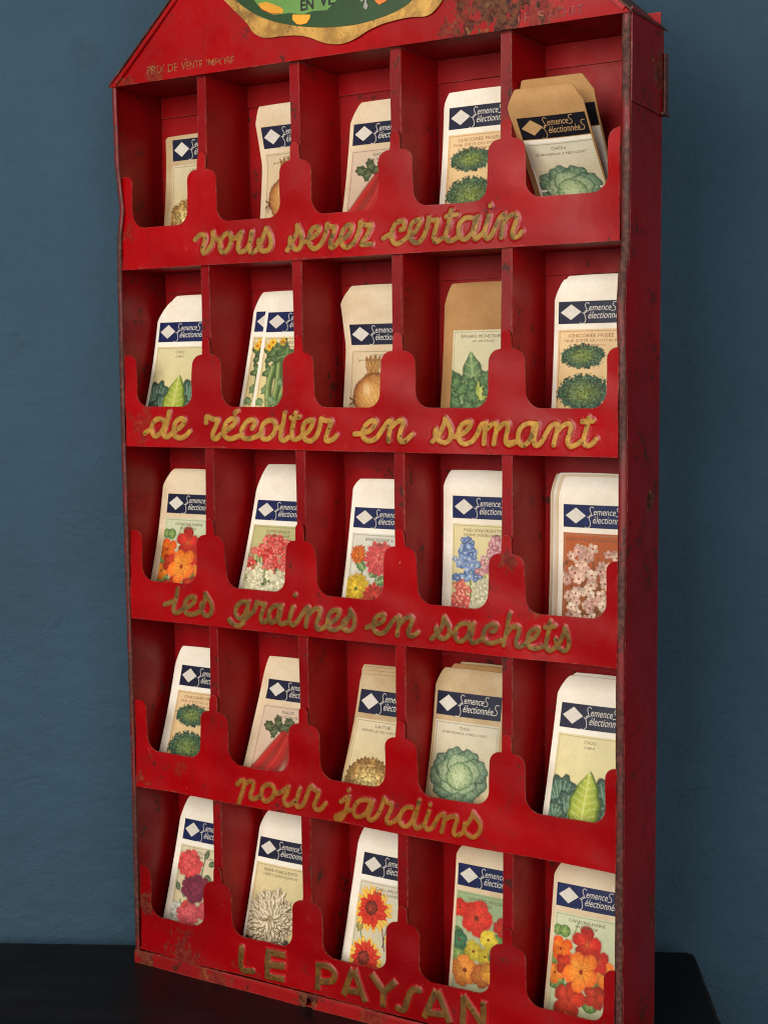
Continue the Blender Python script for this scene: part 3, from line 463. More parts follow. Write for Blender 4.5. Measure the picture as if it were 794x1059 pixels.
# dividers: full-height sheets folded at the front
for kx in range(1,5):
    x0 = kx*PIT
    bm = bmesh.new(); box(bm, x0+.0058,x0+.0067,.0030,DEP-.0022,.012,ROWZ[0]-.0002)
    cut(bm, zs=np.arange(.03,.66,.02), ys=(.02,.04))
    warp(bm, lambda x,y,z: (x+.0005*math.sin(z*31+kx)*math.sin(y*56), y, z))
    dv = from_bm('divider', bm, M_in, rack)
    bm = bmesh.new(); box(bm, x0-.0011,x0+.0063,.0026,.0033,.012,ROWZ[0]-.0002)
    cut(bm, zs=np.arange(.03,.66,.012))
    warp(bm, lambda x,y,z: (x+.00035*math.sin(z*47+kx*2), y+.0003*math.sin(z*29+kx), z))
    bmesh.ops.recalc_face_normals(bm, faces=bm.faces)
    from_bm('front_fold', bm, M_strip, dv)
# back panel
bm = bmesh.new(); box(bm, XL+.0012,XR-.0012,DEP-.0007,DEP,.001,ROWZ[0]+.012)
cut(bm, xs=np.arange(.02,.4,.02), zs=np.arange(.02,.68,.02)); warp(bm, lambda x,y,z: (x, y-.0007*math.sin(x*40+z*23)*math.sin(z*31+2), z))
from_bm('back_panel', bm, M_back, rack)
# side panels: sheet plus rolled, worn front edge
def edge_off(z, pts):
    zs = [p[0] for p in pts]; return float(np.interp(z, zs, [p[1] for p in pts]))
LE = [(0,-.0006),(.08,-.0004),(.15,.0002),(.27,-.0002),(.405,-.0006),(.50,.0),(.535,.0004),(.56,.0012),(.580,.0046),(.592,.0030),(.61,.0008),(.64,.0004),(.67,0)]
RE = [(0,-.0010),(.08,-.0010),(.27,-.0014),(.39,-.0004),(.45,-.0012),(.498,-.0026),(.515,-.0016),(.527,.0002),(.57,.0004),(.67,.0)]
def side(x0, x1, offs, rollw, mats, lx):
    bm = bmesh.new(); box(bm, x0,x1,.0012,DEP,.0008,ROWZ[0]+.0035)
    cut(bm, zs=np.arange(.012,.67,.008), ys=(.006,.014,.028,.042))
    def f(x,y,z):
        k_ = max(0,1-(y-.001)/.014)
        return (x+edge_off(z,offs)*k_+.0005*math.sin(z*37)*math.sin(y*56), y, z)
    warp(bm, f); sp = from_bm('side_panel', bm, mats[0], rack)
    # rolled edge tube (flattened)
    bm = bmesh.new(); prev = None; zs = np.arange(.0006, ROWZ[0]+.003, .004); c0 = (x0+x1)/2+lx
    for z in zs:
        o_ = edge_off(z,offs)+.00008*math.sin(z*190)
        ring = [bm.verts.new((c0+o_+rollw/2*math.cos(t), .0004+.0011*math.sin(t)-.0002, z)) for t in np.linspace(0,2*math.pi,12,endpoint=False)]
        if prev:
            for i in range(12): bm.faces.new((prev[i],prev[(i+1)%12],ring[(i+1)%12],ring[i]))
        else: bm.faces.new(ring[::-1])
        prev = ring
    bm.faces.new(prev); from_bm('rolled_edge', bm, mats[1], sp, 60)
    return sp
side(.0027,.0037, LE, .0042, (M_side,M_edgeL), .0012)
sr = side(.4046,.4056, RE, .0052, (M_side,M_edgeR), -.0024)
# worn upper sleeve over the right side, ending in a slanted edge, and its hinge plate
bm = bmesh.new()
vs = [(.0010,.6175),(.0556,.6165),(.0556,.6700),(.0010,.6720)]
a = [bm.verts.new((.40575,y,z)) for y,z in vs]; b = [bm.verts.new((.40635,y,z)) for y,z in vs]
bm.faces.new(a); bm.faces.new(b[::-1])
for i in range(4): bm.faces.new((a[i],b[i],b[(i+1)%4],a[(i+1)%4]))
from_bm('side_sleeve', bm, M_side, rack)
bm = bmesh.new(); box(bm,.4040,.4075,DEP+.0008,DEP+.0020,.6160,.6545); box(bm,.4069,.4082,DEP-.002,DEP+.0036,.6160,.6545)
bmesh.ops.bevel(bm, geom=bm.edges[:], offset=.0003, segments=1, affect='EDGES'); from_bm('hinge_plate', bm, M_edgeR, rack)
bm = bmesh.new(); prev=None
for yy in np.linspace(DEP-.006, DEP+.006, 5):
    ring=[bm.verts.new((.4078+.0012*math.cos(t), yy, .6170+.0009*math.sin(t))) for t in np.linspace(0,2*math.pi,8,endpoint=False)]
    if prev:
        for i in range(8): bm.faces.new((prev[i],prev[(i+1)%8],ring[(i+1)%8],ring[i]))
    else: bm.faces.new(ring[::-1])
    prev=ring
bm.faces.new(prev); from_bm('hinge_pin', bm, M_edgeR, rack)
# kick strip along the foot, with the notch and screw
bm = bmesh.new()
pts = [(.0022,0.0),(.1630,0.0),(.1640,.0050)]+arc(.1658,.0058,.0018,180,0,5)+[(.1680,.0050),(.1690,0.0),(.4050,0.0),(.4050,.0100),(.0022,.0100)]
prism(bm, pts, -.0022, -.0012); bmesh.ops.triangulate(bm, faces=[f for f in bm.faces if len(f.verts)>4])
cut(bm, xs=np.arange(.01,.40,.008), zs=(.0035,.0065)); warp(bm, lambda x,y,z: (x, y+.0003*math.sin(x*70)+(.0008 if z>.0095 else 0), z+.0003*math.sin(x*45)*(1 if z>.005 else 0)))
M_kick = tin('red_tin_foot', lin(144,16,18), 1.1, [(.01,0,.004,.01,.7),(.165,0,.005,.007,.9),(.08,0,.0,.012,.5),(.22,0,.001,.012,.5)], 1.3, .45, 21)
from_bm('foot_strip', bm, M_kick, rack)
bm = bmesh.new(); box(bm,.0027,.4055,-.0010,DEP,.0002,.0010); from_bm('bottom_panel', bm, M_in, rack)

# gabled header
zt = ROWZ[0]; SL = math.tan(math.radians(42)); hi = .100
xa = XL+hi/SL*.98; xb = XR+.0005-hi/SL
hp = [(XL-.001,zt),(XR+.0006,zt),(xb,zt+hi),(xa,zt+hi)]
bm = bmesh.new(); prism(bm, hp, -.0012, -.0002)
cut(bm, xs=np.arange(.01,.40,.01), zs=np.arange(zt+.008,zt+hi,.01))
hd_f = lambda x,z: .0006*math.sin(x*31+1)*math.sin(z*47)+(-.0009*max(0,1-(z-zt)/.004))
warp(bm, lambda x,y,z: (x, y+hd_f(x,z), z))
header = from_bm('header_board', bm, M_header, rack, 40)
header['label'] = 'gabled red header board with rust patch and faded gold print'
# raised fold along each slope and roof sheets running back
def bar(pa, pb, w_, y0, y1, mat, name, parent):
    bm = bmesh.new(); pa = Vector((pa[0],0,pa[1])); pb = Vector((pb[0],0,pb[1])); d = (pb-pa).normalized(); n = Vector((-d.z,0,d.x))
    q = [pa,pb,pb+n*w_,pa+n*w_]; a = [bm.verts.new((v.x,y0,v.z)) for v in q]; b = [bm.verts.new((v.x,y1,v.z)) for v in q]
    bm.faces.new(a); bm.faces.new(b[::-1])
    for i in range(4): bm.faces.new((a[i],b[i],b[(i+1)%4],a[(i+1)%4]))
    bmesh.ops.bevel(bm, geom=bm.edges[:], offset=min(.0003,w_*.3), segments=2, affect='EDGES')
    return from_bm(name, bm, mat, parent)
bar((XL-.0012,zt+.0003),(xa-.0005,zt+hi),.0011,-.0025,DEP+.0005,M_roof,'roof_sheet',rack)
bar((xb+.0005,zt+hi),(XR+.0012,zt+.0003),.0011,-.0025,DEP+.0045,M_roof,'roof_sheet',rack)
bar((xb-.0035,zt+hi),(XR-.0040,zt+.0012),.0028,-.0032,-.0012,M_header,'slope_fold',header)
bar((XL+.0030,zt+.0012),(xa+.0025,zt+hi),-.0028,-.0032,-.0012,M_header,'slope_fold',header)
bm = bmesh.new(); prism(bm, [(XL,zt-.0002),(XR,zt-.0002),(xb,zt+hi),(xa,zt+hi)], DEP-.0006+.0008, DEP+.0010); from_bm('gable_back', bm, M_back, rack)
bm = bmesh.new(); box(bm,xa,xb,-.0012,DEP,zt+hi+.0002,zt+hi+.0012); from_bm('roof_cap', bm, M_roof, rack)
# printing on the header
def flat_print(name, parts, y, mat, parent, rot=0.0, yfn=None):
    V, F = merge(parts)
    me = bpy.data.meshes.new(name); me.from_pydata([(a, (yfn(a,b) if yfn else 0)+y, b) for a,b in V], [], F); me.validate()
    return link(name, me, mat, parent, False)
def tilt(VF, z0, z1, x0, x1):
    V, F = VF; V[:,1] += z0+(z1-z0)*(V[:,0]-x0)/(x1-x0); return V, F
wv = lambda a,b: hd_f(a,b)
parts = []
for s_, a_, b_ in (('PRIX',.0372,.0540),('DE',.0568,.0655),('VENTE',.0690,.0880),('IMPOSÉ',.0915,.1158)):
    hgt_ = .0056 if 'É' not in s_ else .0072
    parts.append(tilt(fit_text(s_, a_, b_, 0, hgt_, bold=.005), .6738, .6718, .0372, .1158))
flat_print('price_notice', parts, -.00155, M_print_gold, header, yfn=wv)
flat_print('rubbed_notice', [fit_text('LE', .3330,.3405, .6712,.6768), fit_text('ACHET', .3530,.3760, .6712,.6768)], -.00155, M_print_dark, header, yfn=wv)
flat_print('gold_initial', [fit_text('S', .3462,.3506, .6712,.6768, bold=.01)], -.00155, M_print_gold, header, yfn=wv)
# oval printed sign with wavy gold rim
def sheet(pts, y0, y1, mat, name, parent):
    bm = bmesh.new(); prism(bm, pts, y0, y1); bmesh.ops.triangulate(bm, faces=[f for f in bm.faces if len(f.verts)>4])
    return from_bm(name, bm, mat, parent, 40)
GOLD = [(.1083,.7164),(.1184,.7069),(.1283,.6976),(.1339,.6905),(.1425,.6862),(.1552,.6855),(.1692,.6844),(.1802,.6815),(.1924,.6764),(.2045,.6745),(.2152,.6764),(.2258,.6806),(.2362,.6831),(.2465,.6843),(.2567,.6847),(.2692,.6839),(.2767,.6878),(.2830,.6960),(.2880,.7080)]
GOLD = [tuple(p) for p in smooth_line(GOLD, .002)]+[(.2860,.7300),(.2700,.7480),(.2400,.7590),(.2000,.7640),(.1560,.7590),(.1240,.7480),(.1080,.7320)]
k = NT('gold_sign_rim'); c = k.mix(k.ramp(k.noise(80,5,.65),.35,.68), lin(150,108,44), lin(206,158,74))
c = k.mix(k.ramp(k.noise(240,5,.7),.60,.68,0,.8), c, lin(66,42,22)); c = k.mix(k.ramp(k.noise(36,5,.7),.58,.7,0,.7), c, lin(88,56,26))
M_rim = k.finish(c, .5, k.bump(k.noise(200,4,.6),.3,.0003), .15)
sign = sheet(GOLD, -.0030,-.0021, M_rim, 'sign_plate', header)
sign['label'] = 'oval tin sign with wavy gold rim and green printed centre'
bmx = bmesh.new()
GRN = [(.1140,.7200),(.1186,.7149),(.1314,.7052),(.147,.6974),(.1666,.6913),(.1885,.6871),(.2074,.6855),(.2206,.6856),(.2363,.6874),(.2491,.6904),(.2593,.6954),(.2700,.7060)]
GRN = [tuple(p) for p in smooth_line(GRN,.002)]+[(.272,.723),(.25,.74),(.20,.75),(.15,.744),(.12,.733)]
LTG = [(.1345,.7127),(.1387,.7076),(.1457,.7026),(.1513,.7),(.1639,.6997),(.175,.6973),(.1833,.6984),(.1941,.6974),(.2023,.7033),(.2060,.7065),(.2120,.7030),(.2200,.7010),(.2290,.7030),(.2330,.7000),(.2400,.7015),(.2460,.7080),(.245,.722),(.22,.735),(.18,.738),(.145,.728)]
def stain(name, col, wearcol, thr=.62):
    k = NT(name); c = k.mix(k.ramp(k.noise(60,4,.6),.3,.7), tuple(x*.8 for x in col), col)
    c = k.mix(k.ramp(k.noise(170,6,.75),thr,thr+.03), c, wearcol); return k.finish(c, .42)
def layer(pts, y, mat): return sheet(pts, y-.00015, y, mat, 'sign_print', header)
layer(GRN, -.00325, stain('dark_green_print', lin(32,66,24), lin(110,104,96), .70))
layer(LTG, -.00345, stain('light_green_print', lin(102,148,70), lin(60,84,64), .66))
for P_, cc in (([(.1387,.7094),(.1405,.7060),(.1485,.7018),(.1583,.7),(.1595,.7020),(.1570,.7045),(.1458,.7094)],lin(226,158,40)),([(.1387,.7080),(.1420,.7045),(.1500,.7008),(.1560,.7000),(.1490,.7040),(.1420,.7085)],lin(196,80,30)),
              ([(.1667,.6982),(.1664,.6950),(.1700,.6915),(.1735,.6908),(.1780,.6912),(.1806,.6940),(.181,.6963)],lin(228,162,40)),([(.1664,.6950),(.1700,.6915),(.1735,.6906),(.1780,.6910),(.1800,.6930),(.1735,.6935)],lin(190,74,30)),
              ([(.2312,.6985),(.2345,.6953),(.2402,.697),(.2410,.7000),(.2380,.7010)],lin(222,120,36)),([(.2312,.6985),(.2345,.6962),(.2380,.6990)],lin(236,190,60))):
    layer(P_, -.0036-.00002*len(P_), stain('flame_print', cc, lin(120,90,50), .68))
for P_ in ([(.2225,.6950),(.2250,.6935),(.2262,.6960),(.2248,.6985),(.2262,.7010),(.2240,.7005),(.2232,.6975)],[(.2205,.6995),(.2222,.6990),(.2230,.7020),(.2212,.7030)]):
    layer(P_, -.0038, stain('bare_metal_chip', lin(150,146,140), lin(70,66,60), .55))
parts = [fit_text('EN', .1730,.1838,.6996,.7070, bold=.035), fit_text('VE', .1880,.2000,.7003,.7077, bold=.035)]
flat_print('sign_words', parts, -.00365, flat_mat('black_print', lin(20,26,20), .5, .1), header)
[header.__setitem__('_n',1)]; del header['_n']

# ================================================================ PACKET PICTURES (painted pigments on a fine grid)
PW, PH, ST = 50.0, 80.0, .42                                  # mm
CX, CY = np.meshgrid(np.arange(0,PW+ST/2,ST), np.arange(0,PH+ST/2,ST), indexing='ij')   # y runs down
def ss(a,b,x):
    t = np.clip((x-a)/(b-a),0,1); return t*t*(3-2*t)
class Art:
    def __init__(s, bg, bg2=None, seed=0, border=None):
        s.rs = np.random.RandomState(seed); a = np.array(lin(*bg)); b = np.array(lin(*(bg2 or bg)))
        t = (CY/50).clip(0,1)[...,None]; s.c = a*(1-t)+b*t; s.n1 = vnoise(CX,CY,2.2,seed+1); s.n2 = vnoise(CX,CY,.9,seed+2); s.n3 = vnoise(CX,CY,6,seed+3)
        s.c = s.c*(1+.10*(s.n3-.5)+.06*(s.n2-.5))[...,None]
        if border:
            m = (np.minimum(np.minimum(CX,PW-CX),CY)<1.5)&(np.minimum(np.minimum(CX,PW-CX),CY)>1.0); s.c[m] = np.array(lin(*border))
    def put(s, m, col):
        s.c = s.c*(1-m[...,None])+np.asarray(col)*m[...,None]
    def polar(s, cx, cy, rx, ry, rot=0):
        a = math.radians(rot); x = CX-cx; y = CY-cy; u = (x*math.cos(a)+y*math.sin(a))/rx; v = (-x*math.sin(a)+y*math.cos(a))/ry
        return np.hypot(u,v), np.arctan2(v,u), u, v
    def blob(s, cx, cy, rx, ry, c1, c2, rot=0, lob=0, amp=0, tex=.25, ph=0, line=None):
        r, th, u, v = s.polar(cx,cy,rx,ry,rot); b = 1+amp*np.sin(lob*th+ph)+.10*(s.n1-.5)
        q = r/b; m = 1-ss(.93,1.05,q); c1 = np.array(lin(*c1)); c2 = np.array(lin(*c2))
        t = (q**2).clip(0,1)[...,None]; col = (c1*(1-t)+c2*t)*(1+tex*(s.n2-.5)*2)[...,None]
        s.put(m, col)
        if line is not None: s.put(np.exp(-((q-.97)/.05)**2)*.8, np.array(lin(*line)))
        return q, th, u, v
    def leaf(s, cx, cy, L, W, rot, c1, c2, vein, nv=6, curl=.15):
        """pointed leaf, base at cx,cy pointing along rot (deg, 90 = up)"""
        a = math.radians(rot); x = CX-cx; y = -(CY-cy); u = (x*math.cos(a)+y*math.sin(a))/L; v = (-x*math.sin(a)+y*math.cos(a))/W
        wdt = np.sin(np.pi*np.clip(u,0,1)**.8)**.8*(1+curl*np.sin(u*26)*.4)
        q = np.abs(v)/(wdt+1e-3); m = (1-ss(.9,1.1,q))*(u>0)*(u<1)
        c1 = np.array(lin(*c1)); c2 = np.array(lin(*c2)); t = (q**1.5).clip(0,1)[...,None]
        s.put(m, (c1*(1-t)+c2*t)*(1+.35*(s.n2-.5))[...,None])
        vn = np.exp(-(v*W/.5)**2)+.6*np.exp(-((np.mod(u*nv-np.abs(v)*.9,1)-.5)/.10)**2)*(q<.85)
        s.put(m*vn.clip(0,1)*.75, np.array(lin(*vein)))
        s.put(m*ss(.8,1,q)*.45, np.array(lin(*c2_dark(c2))))
    def flower(s, cx, cy, R, n, c1, c2, cc, cr=.22, ph=0, deep=.45, squash=1, rot=0, streak=.25):
        r, th, u, v = s.polar(cx,cy,R,R*squash,rot)
        pet = 1-deep+deep*np.abs(np.cos(n*th/2+ph))**.45
        pi_ = np.floor(((th+2*ph/n)/(2*np.pi)*n)+.5).astype(int)%n; rv = s.rs.rand(n+1)
        pet = pet*(.90+.16*rv[pi_]+.10*(s.n1-.5)); q = r/pet
        s.put((1-ss(.85,1.22,q))*.38, np.array(lin(52,44,26)))
        m = 1-ss(.92,1.04,q); c1_ = np.array(lin(*c1)); c2_ = np.array(lin(*c2)); t = (q.clip(0,1)**1.4)[...,None]
        col = (c1_*(1-t)+c2_*t)*(1+streak*np.sin(th*n*5+s.n1*6))[...,None]*(1+.5*(s.n2-.5))[...,None]*(.72+.5*rv[::-1][pi_])[...,None]
        s.put(m, col)
        s.put(m*np.exp(-(np.abs(np.cos(n*th/2+ph))/.16)**2)*.55*(r>cr), c1_*.45)
        s.put((1-ss(.8,1.1,r/cr)), np.array(lin(*cc))*(1+.6*(s.n2-.5))[...,None])
    def line(s, pts, w_, col, al=1.0):
        P = smooth_line(pts, 1.0); sel = (CX>P[:,0].min()-3)&(CX<P[:,0].max()+3)&(CY>P[:,1].min()-3)&(CY<P[:,1].max()+3)
        d = np.full(CX.shape, 99.); d[sel] = seg_dist(CX[sel],CY[sel],P); s.put((1-ss(w_*.35,w_*.7,d))*al, np.array(lin(*col)))
def c2_dark(c): return tuple(x*.55 for x in c)

def cabbage(a, cx, cy, R, dark=(88,116,96), mid=(136,164,128), pale=(180,196,152)):
    rs = a.rs
    for i in range(9):
        th = i/9*6.28+.3; a.blob(cx+R*.62*math.cos(th), cy+R*.5*math.sin(th)+1, R*.42, R*.38, mid, dark, 0, 7, .06, .4, i, (44,70,56))
        for j in range(3):
            t2 = th+(j-1)*.22; a.line([(cx+R*.35*math.cos(th),cy+R*.3*math.sin(th)),(cx+R*.92*math.cos(t2),cy+R*.8*math.sin(t2))], .5, (170,188,150), .55)
    for i in range(5):
        th = i/5*6.28+.9; a.blob(cx+R*.34*math.cos(th), cy+R*.28*math.sin(th), R*.42, R*.36, pale, mid, 0, 5, .05, .3, i*2, (70,104,76))
    q, th, u, v = a.blob(cx+R*.05, cy+R*.05, R*.46, R*.42, (196,210,160), (128,160,112), 0, 3, .03, .2, 0, (80,110,76))
    for j in range(7):
        t2 = -2.6+j*.36; a.line([(cx,cy+R*.42),(cx+R*.2*math.cos(t2),cy+R*.1+R*.12*math.sin(t2)),(cx+R*.42*math.cos(t2),cy+R*.40*math.sin(t2))], .45, (214,222,184), .4)
    m = (1-ss(.8,1.15,a.polar(cx,cy,R*1.12,R*.95)[0]))*(np.abs(a.n2-.5)>.34); a.put(m*.45, np.array(lin(52,78,58)))
def curly(a, cx, cy, rx, ry):
    r, th, u, v = a.polar(cx,cy,rx,ry)
    b = 1+.03*np.sin(th*13+a.n1*5)+.30*(a.n2-.5)+.10*(a.n1-.5)
    m = 1-ss(.92,1.02,r/b)
    t = ss(0,.9,r)[...,None]; c = np.array(lin(108,122,56))*(1-t)+np.array(lin(36,70,56))*t
    k_ = .55+1.1*vnoise(CX,CY,.7,7)*vnoise(CX,CY,1.3,8)*2
    a.put(m, c*k_[...,None])
    a.put(m*(vnoise(CX,CY,.6,11)>.74)*.6, np.array(lin(124,160,118))); a.put(m*(vnoise(CX,CY,.8,12)<.2)*.75, np.array(lin(18,36,30)))
def shadow_stroke(a, cx, cy, rx, ry, col, al=.5):
    a.put((1-ss(.3,1.1,a.polar(cx,cy,rx,ry)[0]))*al, np.array(lin(*col)))
def A_cabbage(seed, bg=(216,208,184)):
    a = Art(bg, (222,206,160), seed, (150,140,120)); shadow_stroke(a,24,50,24,8,(140,90,66),.7); cabbage(a, 22, 35, 22); return a.c
def A_endive(seed):
    a = Art((226,196,150), (222,186,130), seed, (180,130,90)); curly(a,18,17.5,16,8.2); curly(a,19.5,41,19,12.2); return a.c
def A_cabus(seed):
    a = Art((228,216,168), (226,214,150), seed, (180,160,120))
    for x,y,r in ((7,39,12),(39,37,12),(14,48,12),(32,50,12),(44,50,9),(3,52,9)):
        a.blob(x,y,r,r*1.05,(88,120,100),(48,78,70),0,9,.09,.6,x,(28,48,44))
        for j in range(7):
            t2 = -2.9+j*.4; a.line([(x,y+r*.6),(x+r*.8*math.cos(t2),y+r*.8*math.sin(t2))], .5, (150,178,150), .8)
    a.leaf(23.6,62.5,41,11,86,(96,124,52),(70,100,44),(120,140,70),7,.15); a.leaf(23,62,40,10.2,86,(182,192,76),(132,156,46),(226,226,150),9,.12)
    for j in range(5): a.line([(23,56-j*5.5),(23+(6.5-j*.6),50-j*5.5)],.4,(214,218,140),.7); a.line([(23,54-j*5.5),(23-(6.5-j*.6),48-j*5.5)],.4,(214,218,140),.7); return a.c
def A_cucumber(seed):
    a = Art((224,208,164), (220,204,140), seed, (170,130,90))
    for x,y,r,t in ((10,13,11,200),(14,10,12,150),(22,14,12,40),(9,26,9,230),(25,26,9,-20)):
        a.blob(x,y,r*.72,r*.6,(92,122,70),(54,84,52),t,5,.28,.4,1,(36,60,38))
        for j in range(5):
            t2 = math.radians(t)+(j-2)*1.1; a.line([(x,y),(x+r*.6*math.cos(t2),y+r*.5*math.sin(t2))],.4,(150,170,110))
    for x,y in ((8,4),(17,3.5),(5,7)): a.flower(x,y,3.4,5,(230,170,40),(236,190,60),(170,90,30),.3)
    for P in ([(12,22),(10,36),(13,52)],[(24,24),(24,38),(18,52)],[(17,20),(18,34),(17,46)]):
        a.line(P, 6.4, (70,96,52)); a.line([(p[0]-1,p[1]) for p in P], 3.0, (120,142,80)); a.line([(p[0]-1.6,p[1]) for p in P], .8, (176,188,120))
    for _ in range(9): a.blob(a.rs.rand()*32, 28+a.rs.rand()*24, 3.4, 2.4, (132,156,108),(80,112,72), a.rs.rand()*180, 5, .2, .3)
    return a.c
def A_onion(seed, seed2=False):
    a = Art((220,198,160), (216,190,150), seed, (150,130,104))
    shadow_stroke(a,24,50,18,6,(120,90,60),.6)
    for t in (100,84,112,70): a.leaf(19,20,17,2.8,t,(206,160,90),(160,100,50),(120,70,36),2)
    a.blob(20,32,17,15.5,(224,172,96),(160,88,40),-25,0,0,.16,0,(110,58,30))
    for j in range(9):
        t2=(j-4)*.32; a.line([(14,18),(19+math.sin(t2)*14,31),(27+math.sin(t2)*5,46)],.35,(150,84,40),.6)
    a.put((1-ss(.1,1,a.polar(15,28,5,7,-20)[0]))*.6, np.array(lin(246,214,160)))
    for j in range(10): a.line([(5,36),(1-2*math.cos(j),33+j*1.1)],.5,(96,60,34))
    a.blob(32,52,16,7,(226,190,60),(190,140,40),-20,0,0,.15,0,(150,100,30)); return a.c
def A_radish(seed):
    a = Art((218,196,172), (206,172,150), seed, (160,120,100))
    for x,y,r,t in ((10,15,7,20),(17,12,7,60),(24,15,7,-20),(15,18,6,100),(27,11,6,20)):
        a.blob(x,y,r*.8,r*.5,(84,100,70),(36,52,40),t,7,.10,.6,t,(26,38,30)); a.line([(x-r*.5,y+1),(x+r*.5,y-1)],.5,(150,150,104),.6)
    for P,w_ in (([(25,20),(16,31),(6,44),(-4,54)],8.5),([(30,22),(24,36),(14,50),(5,68)],13),([(37,24),(37,40),(34,54),(31,72)],13)):
        for f_,c_ in ((1,(124,8,16)),(.78,(164,12,22)),(.42,(184,20,28)),(.07,(200,60,56))): a.line([(p[0]-(1-f_)*3,p[1]) for p in P], w_*f_, c_, .85)
    for P in ([(25,40),(20,58)],[(36,30),(40,55)],[(12,50),(6,70)]): a.line(P,.6,(110,20,30))
    return a.c
def A_spinach(seed):
    a = Art((220,212,176), (214,206,160), seed, (170,160,130))
    for i,(x,y,L,W,t) in enumerate(((14,62,34,9,118),(30,62,36,10,66),(8,60,24,7,140),(20,62,42,10,98),(36,60,26,8,50),(24,66,30,8,84),(12,66,26,8,104),(30,68,22,8,70))):
        a.leaf(x,y-6,L,W,t,(116,150,100) if i%2 else (88,128,84),(50,88,62),(184,200,140),6,.22)
    a.leaf(25,58,28,5,96,(186,196,90),(130,160,70),(220,220,150),5)
    for _ in range(16): a.blob(a.rs.rand()*36, 30+a.rs.rand()*26, 5.5,4,(104,142,92),(44,80,56),a.rs.rand()*180,6,.15,.5,0,(36,64,46))
    return a.c
NAST = [((232,120,30),(222,70,24)),((214,40,34),(176,18,26)),((240,150,50),(226,96,30)),((206,54,30),(170,24,24))]
def A_nasturtium(seed, yellow=False, bg=(206,212,178)):
    a = Art(bg, (196,200,160), seed, (150,150,120))
    for x,y,r in ((3,12,3.6),(8,12,4.2),(4,44,6.5),(34,30,5),(30,55,6),(12,52,7),(38,44,6),(2,30,5)):
        a.blob(x,y,r,r*.95,(122,156,80),(60,110,60),0,0,0,.25,0,(50,84,50))
        for j in range(6): a.line([(x,y),(x+r*.8*math.cos(j),y+r*.8*math.sin(j))],.35,(170,190,120))
    for P in ([(2,8),(6,13),(14,22)],[(18,4),(14,16)],[(30,50),(36,30),(40,22)]): a.line(P,.7,(110,140,70))
    if not yellow:
        F = ((34,50,10,3),(38,34,10,2),(33,27,9,1),(15,55,14,3),(3,40,8,2),(6,24,10,0),(25,18,13,1),(10,34,8,3),(22,36,14.5,2))
        for i,(x,y,R,ci) in enumerate(F):
            c1,c2 = NAST[ci]; a.flower(x,y,R,5,c1,c2,(150,40,20),.12,ph=i*.7,deep=.42,squash=.86,rot=i*37,streak=.07)
            for j in range(9): t3 = j*.7+i; a.line([(x,y),(x+R*.34*math.cos(t3),y+R*.30*math.sin(t3))],.35,(150,26,20) if ci!=1 else (232,120,50),.6)
            a.put((1-ss(.2,1,a.polar(x-R*.35,y-R*.3,R*.35,R*.25,i*30)[0]))*.35, np.array(lin(*[min(255,int(q*1.1+24)) for q in c1])))
    else:
        F = ((17,17,13.5,(226,70,50),(206,40,34)),(3,12,7,(220,60,40),(200,40,34)),(16,40,8,(222,200,66),(196,176,50)),(27,30,7,(230,206,70),(206,180,50)),(25,42,6,(226,200,60),(190,168,50)),(10,54,11.5,(230,150,60),(200,110,44)),(24,56,9,(226,140,60),(190,96,40)),(31,52,9,(236,170,60),(210,130,50)),(4,34,7,(70,120,80),(50,92,66)),(38,20,8,(210,60,44),(190,40,34)),(35,40,8,(90,130,70),(60,100,56)))
        for i,(x,y,R,c1,c2) in enumerate(F): a.flower(x,y,R,5,c1,c2,(120,50,26),.15,ph=i*.9,deep=.22,streak=.12)
    return a.c
def A_small(seed, bg, cols, split=None, petals=4, n=90, R=2.3, area_=(2,12,44,62), lower=None, stems=(74,110,70), rad=(22,26)):
    a = Art(bg, tuple(int(x*.92) for x in bg), seed, (150,140,110)); rs = a.rs
    for _ in range(34):
        x = 20+rs.randn()*10; a.line([(x,14+rs.rand()*20),(20+(x-20)*.5,44),(20+(x-20)*.25,70)],.5,stems)
    for _ in range(60): a.blob(rs.rand()*46, 20+rs.rand()*50, 1.8,.8,stems,tuple(int(c*.7) for c in stems),rs.rand()*180)
    P = [(area_[0]+rs.rand()*(area_[2]-area_[0]), area_[1]+rs.rand()*(area_[3]-area_[1])) for _ in range(n)]
    P.sort(key=lambda p: -p[1] if False else p[1])
    for i,(x,y) in enumerate(P):
        if (x-22)**2/rad[0]**2+(y-40)**2/rad[1]**2 > 1.05: continue
        cs = lower if (split and y > split+rs.randn()*2) else cols
        c1,c2,cc = cs[rs.randint(len(cs))]; a.flower(x,y,R*(.8+.4*rs.rand())*(1.35 if cs is lower and lower else 1),petals,c1,c2,cc,.2,ph=rs.rand()*3,deep=.55,squash=.75+.25*rs.rand(),rot=rs.rand()*180,streak=.1)
    return a.c
def A_gypsored(seed):
    return A_small(seed,(190,186,130),[((226,90,86),(206,40,46),(240,200,170)),((214,60,60),(186,30,40),(230,170,150)),((236,140,130),(214,80,80),(200,60,50))],34,5,260,2.9,(2,7,46,62),[((240,236,206),(226,220,180),(196,170,80)),((236,230,200),(210,206,170),(150,130,60))],(58,98,70),rad=(23,32))
def A_gypsowhite(seed):
    return A_small(seed,(188,94,52),[((240,208,184),(222,180,158),(150,70,50)),((244,220,196),(230,198,174),(160,84,56)),((222,178,160),(196,148,134),(130,66,50))],None,5,150,3.9,(1,8,48,72),None,(120,78,40),rad=(24,34))
